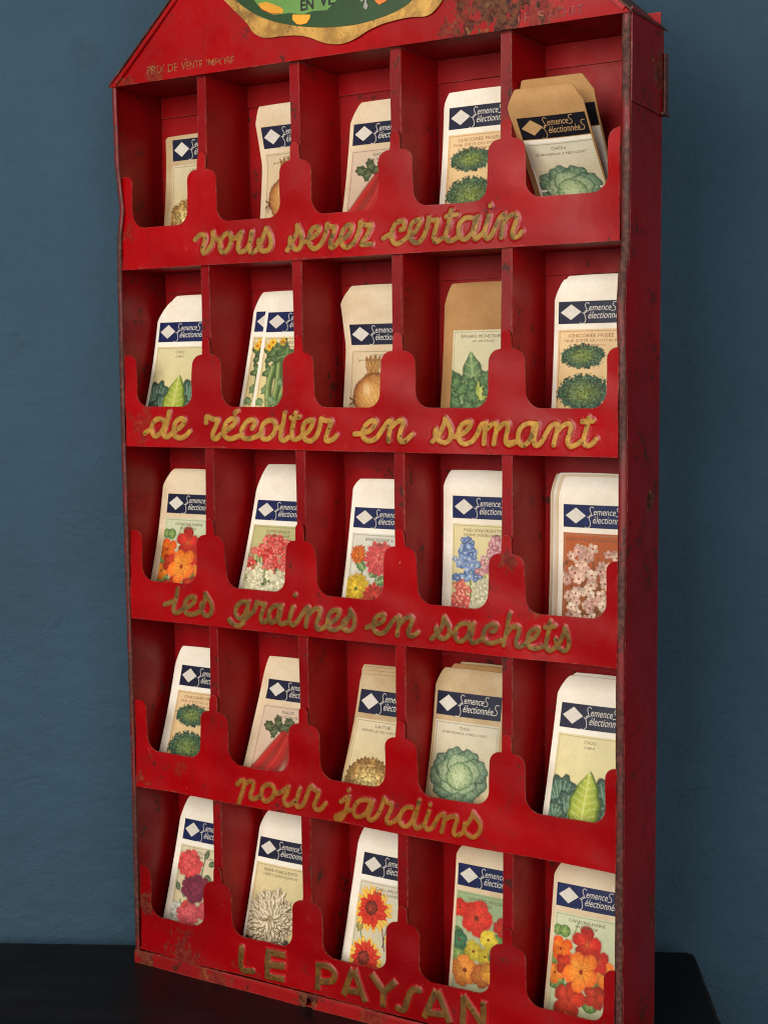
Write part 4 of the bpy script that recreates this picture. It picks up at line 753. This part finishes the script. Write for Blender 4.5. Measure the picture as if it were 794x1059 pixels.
def A_zinnia(seed):
    a = Art((222,220,206),(216,212,190),seed,(160,150,130))
    for P in ([(8,16),(12,28),(16,50)],[(30,16),(24,30),(20,50)],[(14,40),(14,60)]): a.line(P,1,(90,130,80))
    for x,y,t in ((14,26,140),(18,30,40),(24,34,20),(8,34,200),(26,44,30)): a.leaf(x,y,12,3.4,t,(110,150,90),(60,100,60),(180,200,140))
    for x,y,R,c1,c2,cc in ((7,15,7,(232,140,50),(214,90,36),(160,60,30)),(25,17,13,(232,120,110),(204,60,70),(190,60,50)),(8,39,11.5,(230,200,60),(206,166,40),(90,100,50)),(24,44,10,(214,70,50),(186,40,40),(120,30,30)),(38,24,8,(230,150,60),(214,110,50),(150,60,30)),(38,42,8,(236,200,190),(220,150,150),(200,150,60))):
        for s_ in (1,.74,.5): a.flower(x,y,R*s_,16,c1,c2,cc,.25,ph=s_*4,deep=.25,streak=.2)
    return a.c
def A_delph(seed):
    a = Art((226,214,164),(220,206,150),seed,(170,160,120)); rs = a.rs
    for P in ([(13,14),(15,40),(16,70)],[(35,12),(33,40),(30,70)],[(10,44),(14,70)],[(27,40),(26,70)]): a.line(P,1.2,(96,130,70))
    for _ in range(26): a.leaf(6+rs.rand()*34, 40+rs.rand()*24, 8, 1.2, rs.rand()*360,(110,140,70),(70,104,56),(150,170,100))
    def spike(x0,y0,x1,y1,w0,cols,n=70):
        for i in range(n):
            t = rs.rand(); w_ = w0*(.25+.75*t); x = x0+(x1-x0)*t+rs.randn()*w_*.42; y = y0+(y1-y0)*t
            c1,c2 = cols[rs.randint(len(cols))]; a.flower(x,y,1.9+.8*t,5,c1,c2,(230,226,190),.2,ph=rs.rand()*3,deep=.4,streak=.1)
    spike(12,10,12,38,13,[((140,166,204),(96,128,180)),((110,140,190),(76,104,160)),((170,190,214),(120,150,196))],150)
    spike(34,8,31,34,11,[((214,150,160),(190,110,130)),((226,180,180),(200,130,146))],100)
    spike(7,40,9,62,12,[((226,120,110),(204,70,76)),((236,150,130),(214,90,80))],120)
    spike(24,38,24,64,12,[((232,228,200),(206,204,170)),((222,216,190),(190,190,150))],120)
    return a.c
def A_lettuce(seed, big=True):
    a = Art((218,204,170), (206,184,130), seed, (150,130,100)); cx,cy,R = (19,42,19) if big else (14,40,15)
    rs = a.rs
    for ring,(n,f) in enumerate(((15,.84),(14,.66),(12,.48),(9,.30),(6,.14))):
        for i in range(n):
            th = i/n*6.28+ring*.7+rs.rand()*.3; v_ = .8+.4*rs.rand(); w_ = (ring/4.)
            c1 = tuple(int(min(255,(p*(1-w_)+q*w_)*v_)) for p,q in zip((176,132,74),(226,206,140))); c2 = tuple(int((p*(1-w_)+q*w_)*v_) for p,q in zip((120,84,44),(170,150,84)))
            x = cx+R*f*math.cos(th); y = cy+R*f*.86*math.sin(th)
            a.blob(x, y, R*(.26-.02*ring), R*(.20-.012*ring), c1, c2, math.degrees(th)+90, 9, .16, .6, rs.rand()*6, (96,60,34))
            a.blob(x+.3, y-.4, R*.10, R*.05, tuple(min(255,int(c*1.15)) for c in c1), c1, math.degrees(th)+90, 5, .2, .3, i)
    shadow_stroke(a,cx,cy+R*.9,R,4,(110,120,60),.6); return a.c
def A_carnation(seed):
    a = Art((220,208,174),(206,190,150),seed,(160,146,116)); rs = a.rs
    for P in ([(14,20),(16,40),(18,60)],[(26,8),(24,30)],[(8,40),(14,56)]): a.line(P,.9,(60,88,60))
    for x,y,t in ((26,8,70),(30,12,20),(22,18,150),(6,34,130),(10,38,60),(8,44,200),(28,20,-20),(13,46,30)): a.leaf(x,y,8,2.2,t,(80,108,74),(44,70,52),(130,150,110))
    for x,y,R,c1,c2 in ((4,49,10,(226,224,206),(190,192,180)),(19,49,12,(226,110,110),(200,70,84)),(20,30,14,(150,50,80),(104,28,56)),(11,14,13.5,(232,104,96),(214,64,70)),(36,44,10,(226,110,110),(190,60,74))):
        for s_ in (1,.8,.6,.4,.22): a.flower(x+rs.randn()*.6,y+rs.randn()*.6,R*s_,11,c1,c2,c2,.05,ph=s_*7,deep=.18,squash=.8,streak=.3)
    a.leaf(10,46,9,2,50,(190,40,50),(150,30,40),(220,90,80)); return a.c
def A_chrys(seed):
    a = Art((222,206,158),(214,196,140),seed,(170,150,110)); rs = a.rs; cx,cy = 20,38
    for x,y,t in ((12,52,200),(26,54,-20),(18,56,260),(32,50,-50)): a.leaf(x,y,14,5,t,(60,74,56),(30,40,36),(110,120,90))
    a.blob(cx,cy,21,20,(206,190,156),(176,158,124),0,15,.06,.3)
    pts_ = sorted([(21*math.sqrt(rs.rand()), rs.rand()*360) for _ in range(330)], key=lambda q: -q[0])
    for r_, t_ in pts_:
        tt = math.radians(t_); x0 = cx+r_*.82*math.cos(tt); y0 = cy-r_*.80*math.sin(tt); dr = t_+rs.randn()*42; L_ = 5.2+rs.rand()*2.6; v_ = .86+.2*rs.rand()
        a.leaf(x0+.3,y0+.3,L_*1.05,1.9,dr,(120,98,74),(112,88,66),(120,98,74),0,0)
        a.leaf(x0,y0,L_,1.55,dr,tuple(int(c*v_) for c in (228,214,180)),tuple(int(c*v_) for c in (188,166,130)),(236,226,196),0,0)
    a.put((1-ss(.2,1,a.polar(cx,cy,5,5)[0]))*.6, np.array(lin(120,90,70))); return a.c
def A_gaillardia(seed):
    a = Art((216,208,186),(206,200,166),seed,(160,150,120)); rs = a.rs
    for P,c in (([(28,26),(26,42)],(96,110,90)),([(6,34),(10,44),(14,60)],(110,130,80)),([(24,30),(28,44)],(120,60,70))): a.line(P,.9,c)
    a.blob(5,31,3,4,(170,150,80),(120,110,60),0,7,.1)
    for x,y,R in ((38,36,10),(13,52,15),(14,18.5,15.5)):
        for i in range(22):
            t_ = i/22*360+rs.rand()*10; tt = math.radians(t_); f = .9+.2*rs.rand()
            a.leaf(x+R*.3*math.cos(tt),y-R*.27*math.sin(tt),R*.78*f,2.3,t_,(238,190,60),(226,160,50),(240,206,110),0,0)
        for i in range(24):
            t_ = i/24*360+rs.rand()*12; tt = math.radians(t_); f = .8+.4*rs.rand()
            a.leaf(x+R*.15*math.cos(tt),y-R*.13*math.sin(tt),R*.66*f,2.2,t_,(214,30,24),(186,18,20),(224,80,40),0,0)
        a.blob(x-R*.08,y-R*.05,R*.34,R*.32,(150,50,34),(70,14,14),0,9,.08,.7)
    return a.c
ART = dict(cabbage=A_cabbage, endive=A_endive, cabus=A_cabus, cucumber=A_cucumber, onion=A_onion, radish=A_radish, spinach=A_spinach, nasturtium=A_nasturtium,
           nasty=lambda s: A_nasturtium(s, True, (150,176,128)), gypsored=A_gypsored, gypsowhite=A_gypsowhite, zinnia=A_zinnia, delph=A_delph, lettuce=A_lettuce, small_lettuce=lambda s: A_lettuce(s,False),
           carnation=A_carnation, chrys=A_chrys, gaillardia=A_gaillardia)
_art = {}
def art(kind):
    if kind not in _art: _art[kind] = np.clip(ART[kind](len(_art)*7+3), 0, 1)
    return _art[kind]

# ================================================================ THE PACKETS
WP = .0590
def packet(row, col, prm, label, paper_='white', design=None, title=(), hdr='blue', shift=(0,0,0), back=False, show=('h','t','p'), blank=False, rotz=0.0, flap=None, tink=None, wid=WP, height=None, pscale=1.0):
    (xb,yb,zb,xm,ym,zm,xt,yt,zt_,chx,chz,hdx,hz,hh,topdz,_) = prm
    cell = (col-1)*PIT+.0072 if col > 1 else .0065
    shelf = ROWZ[row]+.0015; sx, sy, sz = shift
    zq = np.array([zb,zm,zt_])-.0015; xq = np.array([xb,xm,xt])
    hh = min(max(hh,.0146),.0158); hz = hz-.0015
    T = zt_-.0015+chz+sz if height is None else height                        # full height of the packet
    tc = zt_-.0015+sz
    slope = (yt-yb)/(zt_-zb)
    def fx(t):
        x = np.interp(t, zq, xq); return np.where(t>zq[2], xq[2]+(t-zq[2])*0, x)
    def fy(t):
        y = yb+(t-zq[0])*slope; y = np.where(t>zq[2], yt+(t-zq[2])*min(slope,.18), y)
        y = y+.0011*np.sin(np.clip((t-zq[0])/(zq[2]-zq[0]),0,1)*np.pi)          # sheet bows under its own weight
        return np.minimum(y, DEP-.0032)
    bulge = .0013 if not back else .0004
    ox = cell+xb+.02; root = empty('seed_packet', (ox, float(fy(np.array([0.0]))[0]), shelf))
    def M(s, t, h):
        s = np.asarray(s,float); t = np.asarray(t,float)
        b_ = bulge*np.sin(np.clip(s/wid,0,1)*np.pi)*np.sin(np.clip(t/T,0,1)*np.pi)**.7
        x = cell+fx(t)+s+sx; y = np.minimum(fy(t)+sy, DEP-.0026)-b_-h-.0008; z = shelf+t
        if rotz:
            c_, s_ = math.cos(rotz), math.sin(rotz); px = cell+xb+sx; x2 = px+(x-px)*c_+(t)*s_; z = shelf+t*c_-(x-px)*s_+.010; x = x2
        return np.stack([x-ox, y-root.location.y, z-shelf],-1)
    # body: outline with cut flap corners, rounded over
    nt, ns = 44, 13
    tt = np.concatenate([np.linspace(0,tc,26), tc+(T-tc)*np.sin(np.linspace(0,1,nt-26+1)[1:]*np.pi/2)]) if T > tc+1e-5 else np.linspace(0,T,nt)
    u = np.clip((tt-tc)/max(T-tc,1e-5),0,1)
    cwid = min(max(chx,.0025),.014); left = cwid*(.75*u**1.25+.25*(1-np.sqrt(np.clip(1-u**4,0,1))))
    right = wid-cwid*.9*(.75*u**1.25+.25*(1-np.sqrt(np.clip(1-u**4,0,1))))
    S = left[:,None]+(right-left)[:,None]*np.linspace(0,1,ns)[None]
    TT = np.repeat(tt[:,None],ns,1)
    TT = TT+np.where(TT>T*.97,1,0)*.0006*np.sin(S/wid*math.pi)
    fr = M(S,TT,0).reshape(-1,3); bk = M(S,TT,-.0008-0*S).reshape(-1,3)
    idx = np.arange(nt*ns).reshape(nt,ns); F = []
    for i in range(nt-1):
        for j in range(ns-1):
            a_,b_,c_,d_ = idx[i,j],idx[i,j+1],idx[i+1,j+1],idx[i+1,j]; o_ = nt*ns
            F.append((a_,b_,c_,d_)); F.append((a_+o_,d_+o_,c_+o_,b_+o_))
    per = list(idx[0,:])+list(idx[1:,-1])+list(idx[-1,-2::-1])+list(idx[-2:0:-1,0]); o_ = nt*ns
    for i in range(len(per)): p_, q_ = per[i], per[(i+1)%len(per)]; F.append((p_,p_+o_,q_+o_,q_))
    me = bpy.data.meshes.new('paper_body'); me.from_pydata(np.vstack([fr,bk]).tolist(), [], [tuple(int(v) for v in f) for f in F]); me.validate()
    link('paper_body', me, PAPER[paper_], root, True, 50)
    tag(root, label, 'seed packet', 'seed packets in the rack')
    hs = max(.0022, min(hdx, .0085)) if not blank else .0075
    if row==1 and col==1: hs = .0030
    hw = min(.0500, wid-hs-.0025)
    jr = random.Random(row*31+col*7+(1 if back else 0)); hz_ = hz+sz; hh += jr.uniform(-.0004,.0004)
    def patch(name, s0,s1,t0,t1,h,mat,ns_=14,nt_=6,holes=None):
        s_, t_ = np.meshgrid(np.linspace(s0,s1,ns_), np.linspace(t0,t1,nt_), indexing='ij')
        me,_ = grid_mesh(name, M(s_,t_,h).reshape(-1,3), ns_, nt_); return link(name, me, mat, root, True, 60)
    def prints(name, parts, h, mat):
        V, F_ = merge(parts); me = bpy.data.meshes.new(name); me.from_pydata(M(V[:,0],V[:,1],h).tolist(), [], F_); me.validate()
        return link(name, me, mat, root, False)
    if 'h' in show and not blank:
        patch('title_band', hs, hs+hw, hz_-hh, hz_, .00016, M_navy[hdr], 18, 6)
        q = 1e-3; b0 = hz_-hh; sc = hh/.0152; X0 = hs
        dia = (np.array([[X0+1.6*q,b0+7.8*q*sc],[X0+9*q,b0+2.6*q*sc],[X0+16.2*q,b0+8.0*q*sc],[X0+9*q,b0+13.2*q*sc]]),[(0,1,2,3)])
        pm = {'kraft':M_kraftprint}.get(paper_, M_white)
        prints('diamond_mark', [dia], .00030, pm)
        R_ = lambda pts, w_=.00042: ribbon([(X0+a*q, b0+b*q*sc) for a,b in pts], w_)
        pr = [R_([(21.8,13.2),(20.2,14.1),(18.9,12.7),(19.5,10.6),(20.2,8.6),(18.6,7.0),(16.8,7.3)]),
              R_([(21.4,8.3),(19.2,8.6),(18.3,6.8),(19.2,4.4),(19.3,1.6),(17.4,-.1),(15.6,.6)]),
              R_([(40.8,13.9),(38.6,14.0),(37.9,12.2),(39.6,10.4),(39.2,8.6),(36.9,8.2)]),
              R_([(48.6,9.8),(46.2,9.7),(45.6,7.6),(47.3,5.6),(46.4,3.6),(43.8,3.4)]),
              fit_text('emence', X0+21.6*q, X0+36.9*q, b0+8.6*q*sc, b0+11.6*q*sc, shear=.25),
              fit_text('électionnée', X0+21.2*q, X0+44.2*q, b0+3.2*q*sc, b0+7.9*q*sc, shear=.25)]
        for v_,_ in pr: v_[:,0] = np.minimum(v_[:,0], hs+hw-.0004)
        prints('script_lettering', pr, .00026, pm)
    if 'p' in show and design:
        C_ = art(design)*(1+jr.uniform(-.10,.04))+np.array([.012,.006,-.004])*jr.random(); pt = hz_-hh-.0036; n0 = min(C_.shape[1], int(pt/.001/ST)-2)
        ii = np.arange(C_.shape[0]); ii = ii[ii*ST*1e-3*pscale <= hw]
        s_, t_ = np.meshgrid(hs+ii*ST*1e-3, pt-np.arange(n0)*ST*1e-3, indexing='ij')
        me,_ = grid_mesh('picture', M(s_,t_,.00016).reshape(-1,3), s_.shape[0], s_.shape[1])
        me.flip_normals()
        ca = me.color_attributes.new('Col','FLOAT_COLOR','POINT'); cc = C_[ii][:,:n0].reshape(-1,3)
        ca.data.foreach_set('color', np.hstack([cc, np.ones((len(cc),1))]).astype(np.float32).ravel())
        link('picture', me, M_art, root, True, 80)
        if title and 't' in show:
            pr = []; y_ = pt-.0032
            for i,(s_txt, w_) in enumerate(title):
                h_ = .0021 if i == 0 else .0016
                x_c = hs+min(.0235,hw*.48); extra = .0006 if 'É' in s_txt else 0
                pr.append(fit_text(s_txt, x_c-w_/2, x_c+w_/2, y_-h_, y_+extra)); y_ -= h_+.0014
            for v_,_ in pr: v_[:,0] = np.clip(v_[:,0], hs+.0012, hs+hw-.0006)
            prints('title_print', pr, .00026, tink or M_ink)
    return root

def W(s, per=.0021): return (s, min(.044, len(s)*per))
ORD = ['first','second','third','fourth','fifth']
def where(r, c): return '%s row, %s compartment' % (['top','second','third','fourth','bottom'][r-1], ORD[c-1])
SPEC = {
 (1,1):('old','small_lettuce',[W('LAITUE')],'navy','short aged packet with a brown lettuce, %s'),
 (1,2):('cream','onion',[W('OIGNON'),W('JAUNE PAILLE DES VERTUS',.0015)],'navy','cream packet with an onion partly hidden, %s'),
 (1,3):('cream','radish',[W('RADIS'),W('LONG ÉCARLATE',.0015)],'navy','cream packet with long red roots and leaves, %s'),
 (1,4):('white','endive',[W('CHICORÉE FRISÉE'),W('FINE D\'ÉTÉ OU D\'ITALIE',.0017),W('(R. DE PARIS)',.0015)],'navy','white packet with two curly endives, %s'),
 (2,1):('white','cabus',[W('CHOU'),W('CABUS',.0016)],'blue','white packet with a pale green leaf among cabbages, %s'),
 (2,2):('white','cucumber',[W('CORNICHON'),W('PARISIEN DE BOURBONNE',.0015)],'blue','white packet with gherkins and yellow flowers, front one, %s'),
 (2,3):('cream','onion',[W('OIGNON'),W('JAUNE PAILLE DES VERTUS',.0015)],'navy','cream packet with a large yellow onion, %s'),
 (2,4):('kraft','spinach',[W('ÉPINARD MONSTRUEUX',.0019),W('DE VIROFLAY',.0015)],'navy','brown kraft packet with green spinach leaves, %s'),
 (2,5):('white','endive',[W('CHICORÉE FRISÉE'),W('FINE D\'ÉTÉ OU D\'ITALIE',.0017),W('(R. DE PARIS)',.0015)],'navy','white packet with two curly endives, %s'),
 (3,1):('cream','nasturtium',[W('CAPUCINE NAINE',.0019),W('EN MÉLANGE',.0016)],'navy','cream packet with orange and red nasturtiums, %s'),
 (3,2):('white','gypsored',[W('GYPSOPHILE'),W('ÉLÉGANT VARIÉ',.0017)],'blue','white packet with small red and white flowers, %s'),
 (3,3):('white','zinnia',[W('IMMORTELLE A',.0019),W('DOUBLE',.0016)],'blue','white packet with orange, pink and yellow daisies, %s'),
 (3,4):('white','delph',[W('PIED D\'ALOUETTE',.0019),W('GRAND DOUBLE VARIÉ',.0016)],'blue','white packet with blue, pink and white larkspur, %s'),
 (3,5):('white','gypsowhite',[W('GYPSOPHILE ÉLÉGANT BLANC',.0018)],'blue','white packet with pale blossoms on orange brown, front one, %s'),
 (4,1):('white','endive',[W('CHICORÉE FRISÉE'),W('FINE D\'ÉTÉ OU D\'ITALIE',.0017),W('(R. DE PARIS)',.0015)],'navy','white packet with two curly endives, %s'),
 (4,2):('cream','radish',[W('RADIS'),W('LONG ÉCARLATE',.0015)],'navy','cream packet with long red roots, %s'),
 (4,3):('old','lettuce',[W('LAITUE'),W('MERVEILLE DES 4 SAISONS',.0015)],'navy','aged packet with a brown lettuce, front one, %s'),
 (4,4):('old','cabbage',[W('CHOU'),W('DE BRUNSWICK A PIED COURT',.0014)],'navy','brownish packet with a whole pale cabbage, %s'),
 (4,5):('white','cabus',[W('CHOU'),W('CABUS',.0016)],'navy','white packet with a yellow green leaf among cabbages, %s'),
 (5,1):('white','carnation',[W('ŒILLET'),W('FLAMAND DOUBLE',.0015)],'blue','white packet with pink and purple carnations, %s'),
 (5,2):('white','chrys',[W('REINE-MARGUERITE',.0019),W('COMÈTE GÉANTE BLANCHE',.0015)],'navy','white packet with one large cream aster, %s'),
 (5,3):('white','gaillardia',[W('GAILLARDE'),W('PEINTE VARIÉE',.0015)],'navy','white packet with red and yellow blanket flowers, %s'),
 (5,4):('cream','nasty',[W('CAPUCINE DE LOBB',.0018),W('VARIÉE',.0016)],'blue','cream packet with red, yellow and orange nasturtiums on green, %s'),
 (5,5):('cream','nasturtium',[W('CAPUCINE NAINE',.0019),W('EN MÉLANGE',.0016)],'blue','cream packet with orange and red nasturtiums, %s'),
}
BACKS = {  # packets standing behind: (dx, dz, paper, show)
 (1,1):[(-.0055,.0015,'old','')], (1,4):[(-.0014,-.0012,'white','')], (2,1):[(.0030,.0040,'white','')],
 (2,2):[(-.0125,.0010,'white','hp')], (2,3):[(.0012,.0030,'cream','')], (2,4):[(-.0012,-.0015,'kraft','')], (2,5):[(.0020,.0022,'white',''),(-.0008,-.001,'white','')],
 (3,1):[(-.0016,.0010,'cream','')], (3,3):[(-.0022,-.0010,'white','')], (3,4):[(-.0012,.0006,'white','')], (3,5):[(-.0030,.0010,'cream',''),(-.0058,.0020,'white',''),(-.0090,.0012,'cream','')],
 (4,1):[(-.0010,-.0012,'white','')], (4,2):[(-.0010,-.0012,'cream','')], (4,3):[(-.0008,.0022,'old','h'),(-.0018,.0044,'old',''),(-.0028,.0058,'old','')], (4,4):[(.0060,.0028,'kraft',''),(.0105,.0040,'old','')], (4,5):[(.0030,.0018,'white','')],
 (5,1):[(-.0008,-.0010,'white','')], (5,3):[(-.0020,.0008,'white',''),(-.0036,-.0008,'white','')], (5,5):[(.0024,.0016,'cream','')],
}
BORD = ['just behind the front one','second behind','third behind']
for (r,c), (pp, ds, ti, hd, lb) in SPEC.items():
    prm = PK[(r,c)]
    kw = {}
    if (r,c) == (2,4): kw = dict(blank=True)
    if ds == 'endive': kw['tink'] = M_inkred
    packet(r, c, prm, lb % where(r,c), pp, ds, ti, hd, **kw)
    if (r,c) == (2,4):
        pass
    for i,(dx,dz,p2,sh) in enumerate(BACKS.get((r,c),())):
        nm = {'white':'white','cream':'cream','old':'aged brownish','kraft':'brown kraft'}[p2]
        packet(r, c, prm, '%s packet mostly hidden, %s, %s' % (nm, BORD[i], where(r,c)), p2, ds if 'p' in sh else None, ti, hd, shift=(dx,.0022*(i+1),dz), back=True, show=tuple(sh), blank=not sh)

# top right compartment: two kraft packets bowed forward over the divider
def tipped(xb, xt, W_, zy, label, with_front):
    """zy: (z,y) control points from the shelf up; the packet bows towards the viewer"""
    C = smooth_line([(y,z) for z,y in zy], .0006); C = np.vstack([C, C[-1]+(C[-1]-C[-2])]) if len(C)<3 else C
    Ls = np.concatenate([[0],np.cumsum(np.linalg.norm(np.diff(C,axis=0),axis=1))]); H_ = float(Ls[-1])
    tg = np.gradient(C,axis=0); tg /= np.linalg.norm(tg,axis=1)[:,None]
    root = empty('seed_packet', (xb+W_/2, zy[0][1], zy[0][0])); ox, oy, oz = root.location
    def M(s,t,h):
        s = np.asarray(s,float); t = np.asarray(t,float); b_ = .0010*np.sin(np.clip(s/W_,0,1)*np.pi)*np.sin(np.clip(t/H_,0,1)*np.pi)+h
        y = np.interp(t,Ls,C[:,0]); z = np.interp(t,Ls,C[:,1]); ty = np.interp(t,Ls,tg[:,0]); tz = np.interp(t,Ls,tg[:,1])
        return np.stack([xb+(xt-xb)*t/H_+s-ox, y-b_*tz-oy, z+b_*ty-oz],-1)
    nt, ns = 34, 13; ch = .0075; tc = H_-.0105
    tt = np.concatenate([np.linspace(0,tc,20), np.linspace(tc,H_,15)[1:]])
    u = np.clip((tt-tc)/(H_-tc),0,1); ins = ch*(.8*u+.2*(1-np.sqrt(np.clip(1-u**5,0,1)))); l_ = ins*(1 if with_front else .6); r_ = W_-ins
    S = l_[:,None]+(r_-l_)[:,None]*np.linspace(0,1,ns)[None]; TT = np.repeat(tt[:,None],ns,1); TT = TT+(TT>H_*.985)*.0010*np.sin(S/W_*math.pi)
    fr = M(S,TT,0).reshape(-1,3); bk = M(S,TT,-.0010).reshape(-1,3); idx = np.arange(nt*ns).reshape(nt,ns); F = []; o_ = nt*ns
    for i in range(nt-1):
        for j in range(ns-1):
            a_,b_,c_,d_ = idx[i,j],idx[i,j+1],idx[i+1,j+1],idx[i+1,j]; F.append((a_,b_,c_,d_)); F.append((a_+o_,d_+o_,c_+o_,b_+o_))
    per = list(idx[0,:])+list(idx[1:,-1])+list(idx[-1,-2::-1])+list(idx[-2:0:-1,0])
    for i in range(len(per)): p_, q_ = per[i], per[(i+1)%len(per)]; F.append((p_,p_+o_,q_+o_,q_))
    me = bpy.data.meshes.new('paper_body'); me.from_pydata(np.vstack([fr,bk]).tolist(), [], [tuple(int(v) for v in f) for f in F]); me.validate()
    link('paper_body', me, PAPER['kraft'], root, True, 50); tag(root, label, 'seed packet', 'seed packets in the rack')
    def prints(name, parts, h, mat):
        V, F_ = merge(parts); me = bpy.data.meshes.new(name); me.from_pydata(M(V[:,0],V[:,1],h).tolist(), [], F_); me.validate(); return link(name, me, mat, root, False)
    def patch(name,s0,s1,t0,t1,h,mat):
        s_, t_ = np.meshgrid(np.linspace(s0,s1,16), np.linspace(t0,t1,8), indexing='ij'); me,_ = grid_mesh(name, M(s_,t_,h).reshape(-1,3),16,8); return link(name, me, mat, root, True, 60)
    q = 1e-3; hs, hw, ht, hh = .0040, .0455, H_-.0180, .0150; b0 = ht-hh; X0 = hs
    patch('title_band', hs, hs+hw, b0, ht, .00016, M_navy['black'])
    patch('white_label', hs, hs+hw, .003, b0-.0006, .00016, PAPER['white'])
    if with_front:
        prints('diamond_mark', [(np.array([[X0+1.6*q,b0+7.8*q],[X0+9*q,b0+2.6*q],[X0+16.2*q,b0+8*q],[X0+9*q,b0+13.2*q]]),[(0,1,2,3)])], .0003, M_kraftprint)
        R_ = lambda pts, w_=.00042: ribbon([(X0+a*q*.91, b0+b*q) for a,b in pts], w_)
        prints('script_lettering', [R_([(21.8,13.2),(20.2,14.1),(18.9,12.7),(19.5,10.6),(20.2,8.6),(18.6,7.0),(16.8,7.3)]), R_([(21.4,8.3),(19.2,8.6),(18.3,6.8),(19.2,4.4),(19.3,1.6),(17.4,-.1),(15.6,.6)]),
              R_([(40.8,13.9),(38.6,14.0),(37.9,12.2),(39.6,10.4),(39.2,8.6),(36.9,8.2)]), R_([(48.6,9.8),(46.2,9.7),(45.6,7.6),(47.3,5.6),(46.4,3.6),(43.8,3.4)]),
              fit_text('emence', X0+19.7*q, X0+33.6*q, b0+8.6*q, b0+11.6*q, shear=.25), fit_text('électionnée', X0+19.3*q, X0+40.2*q, b0+3.2*q, b0+7.9*q, shear=.25)], .00026, M_kraftprint)
        C_ = art('cabbage'); pt = b0-.0030; n0 = int((pt-.004)/.001/ST); ii = np.arange(4, C_.shape[0]-10)
        s_, t_ = np.meshgrid(hs+.0015+(ii-4)*ST*1e-3, pt-np.arange(min(n0,C_.shape[1]))*ST*1e-3, indexing='ij')
        me,_ = grid_mesh('picture', M(s_,t_,.00030).reshape(-1,3), s_.shape[0], s_.shape[1]); me.flip_normals()
        cat_ = me.color_attributes.new('Col','FLOAT_COLOR','POINT'); cc = C_[ii][:,:s_.shape[1]].reshape(-1,3)
        cat_.data.foreach_set('color', np.hstack([cc, np.ones((len(cc),1))]).astype(np.float32).ravel()); link('picture', me, M_art, root, True, 80)
        prints('title_print', [fit_text('CHOU', hs+.0175,hs+.0270,pt-.0055,pt-.0033), fit_text('DE BRUNSWICK A PIED COURT', hs+.0055,hs+.0400,pt-.0090,pt-.0074)], .0004, M_ink)
    return root
tipped(.3285,.3262,.0505, [(.5368,.0440),(.5540,.0420),(.5705,.0350),(.5960,.0150),(.6198,-.0030),(.6305,-.0062)], 'front brown kraft packet with a cabbage on white, top right compartment', True)
tipped(.3278,.3268,.0505, [(.5370,.0500),(.5640,.0480),(.5910,.0360),(.6150,.0200),(.6275,.0130),(.6385,.0080)], 'rear brown kraft packet behind the cabbage one, top right compartment', False)
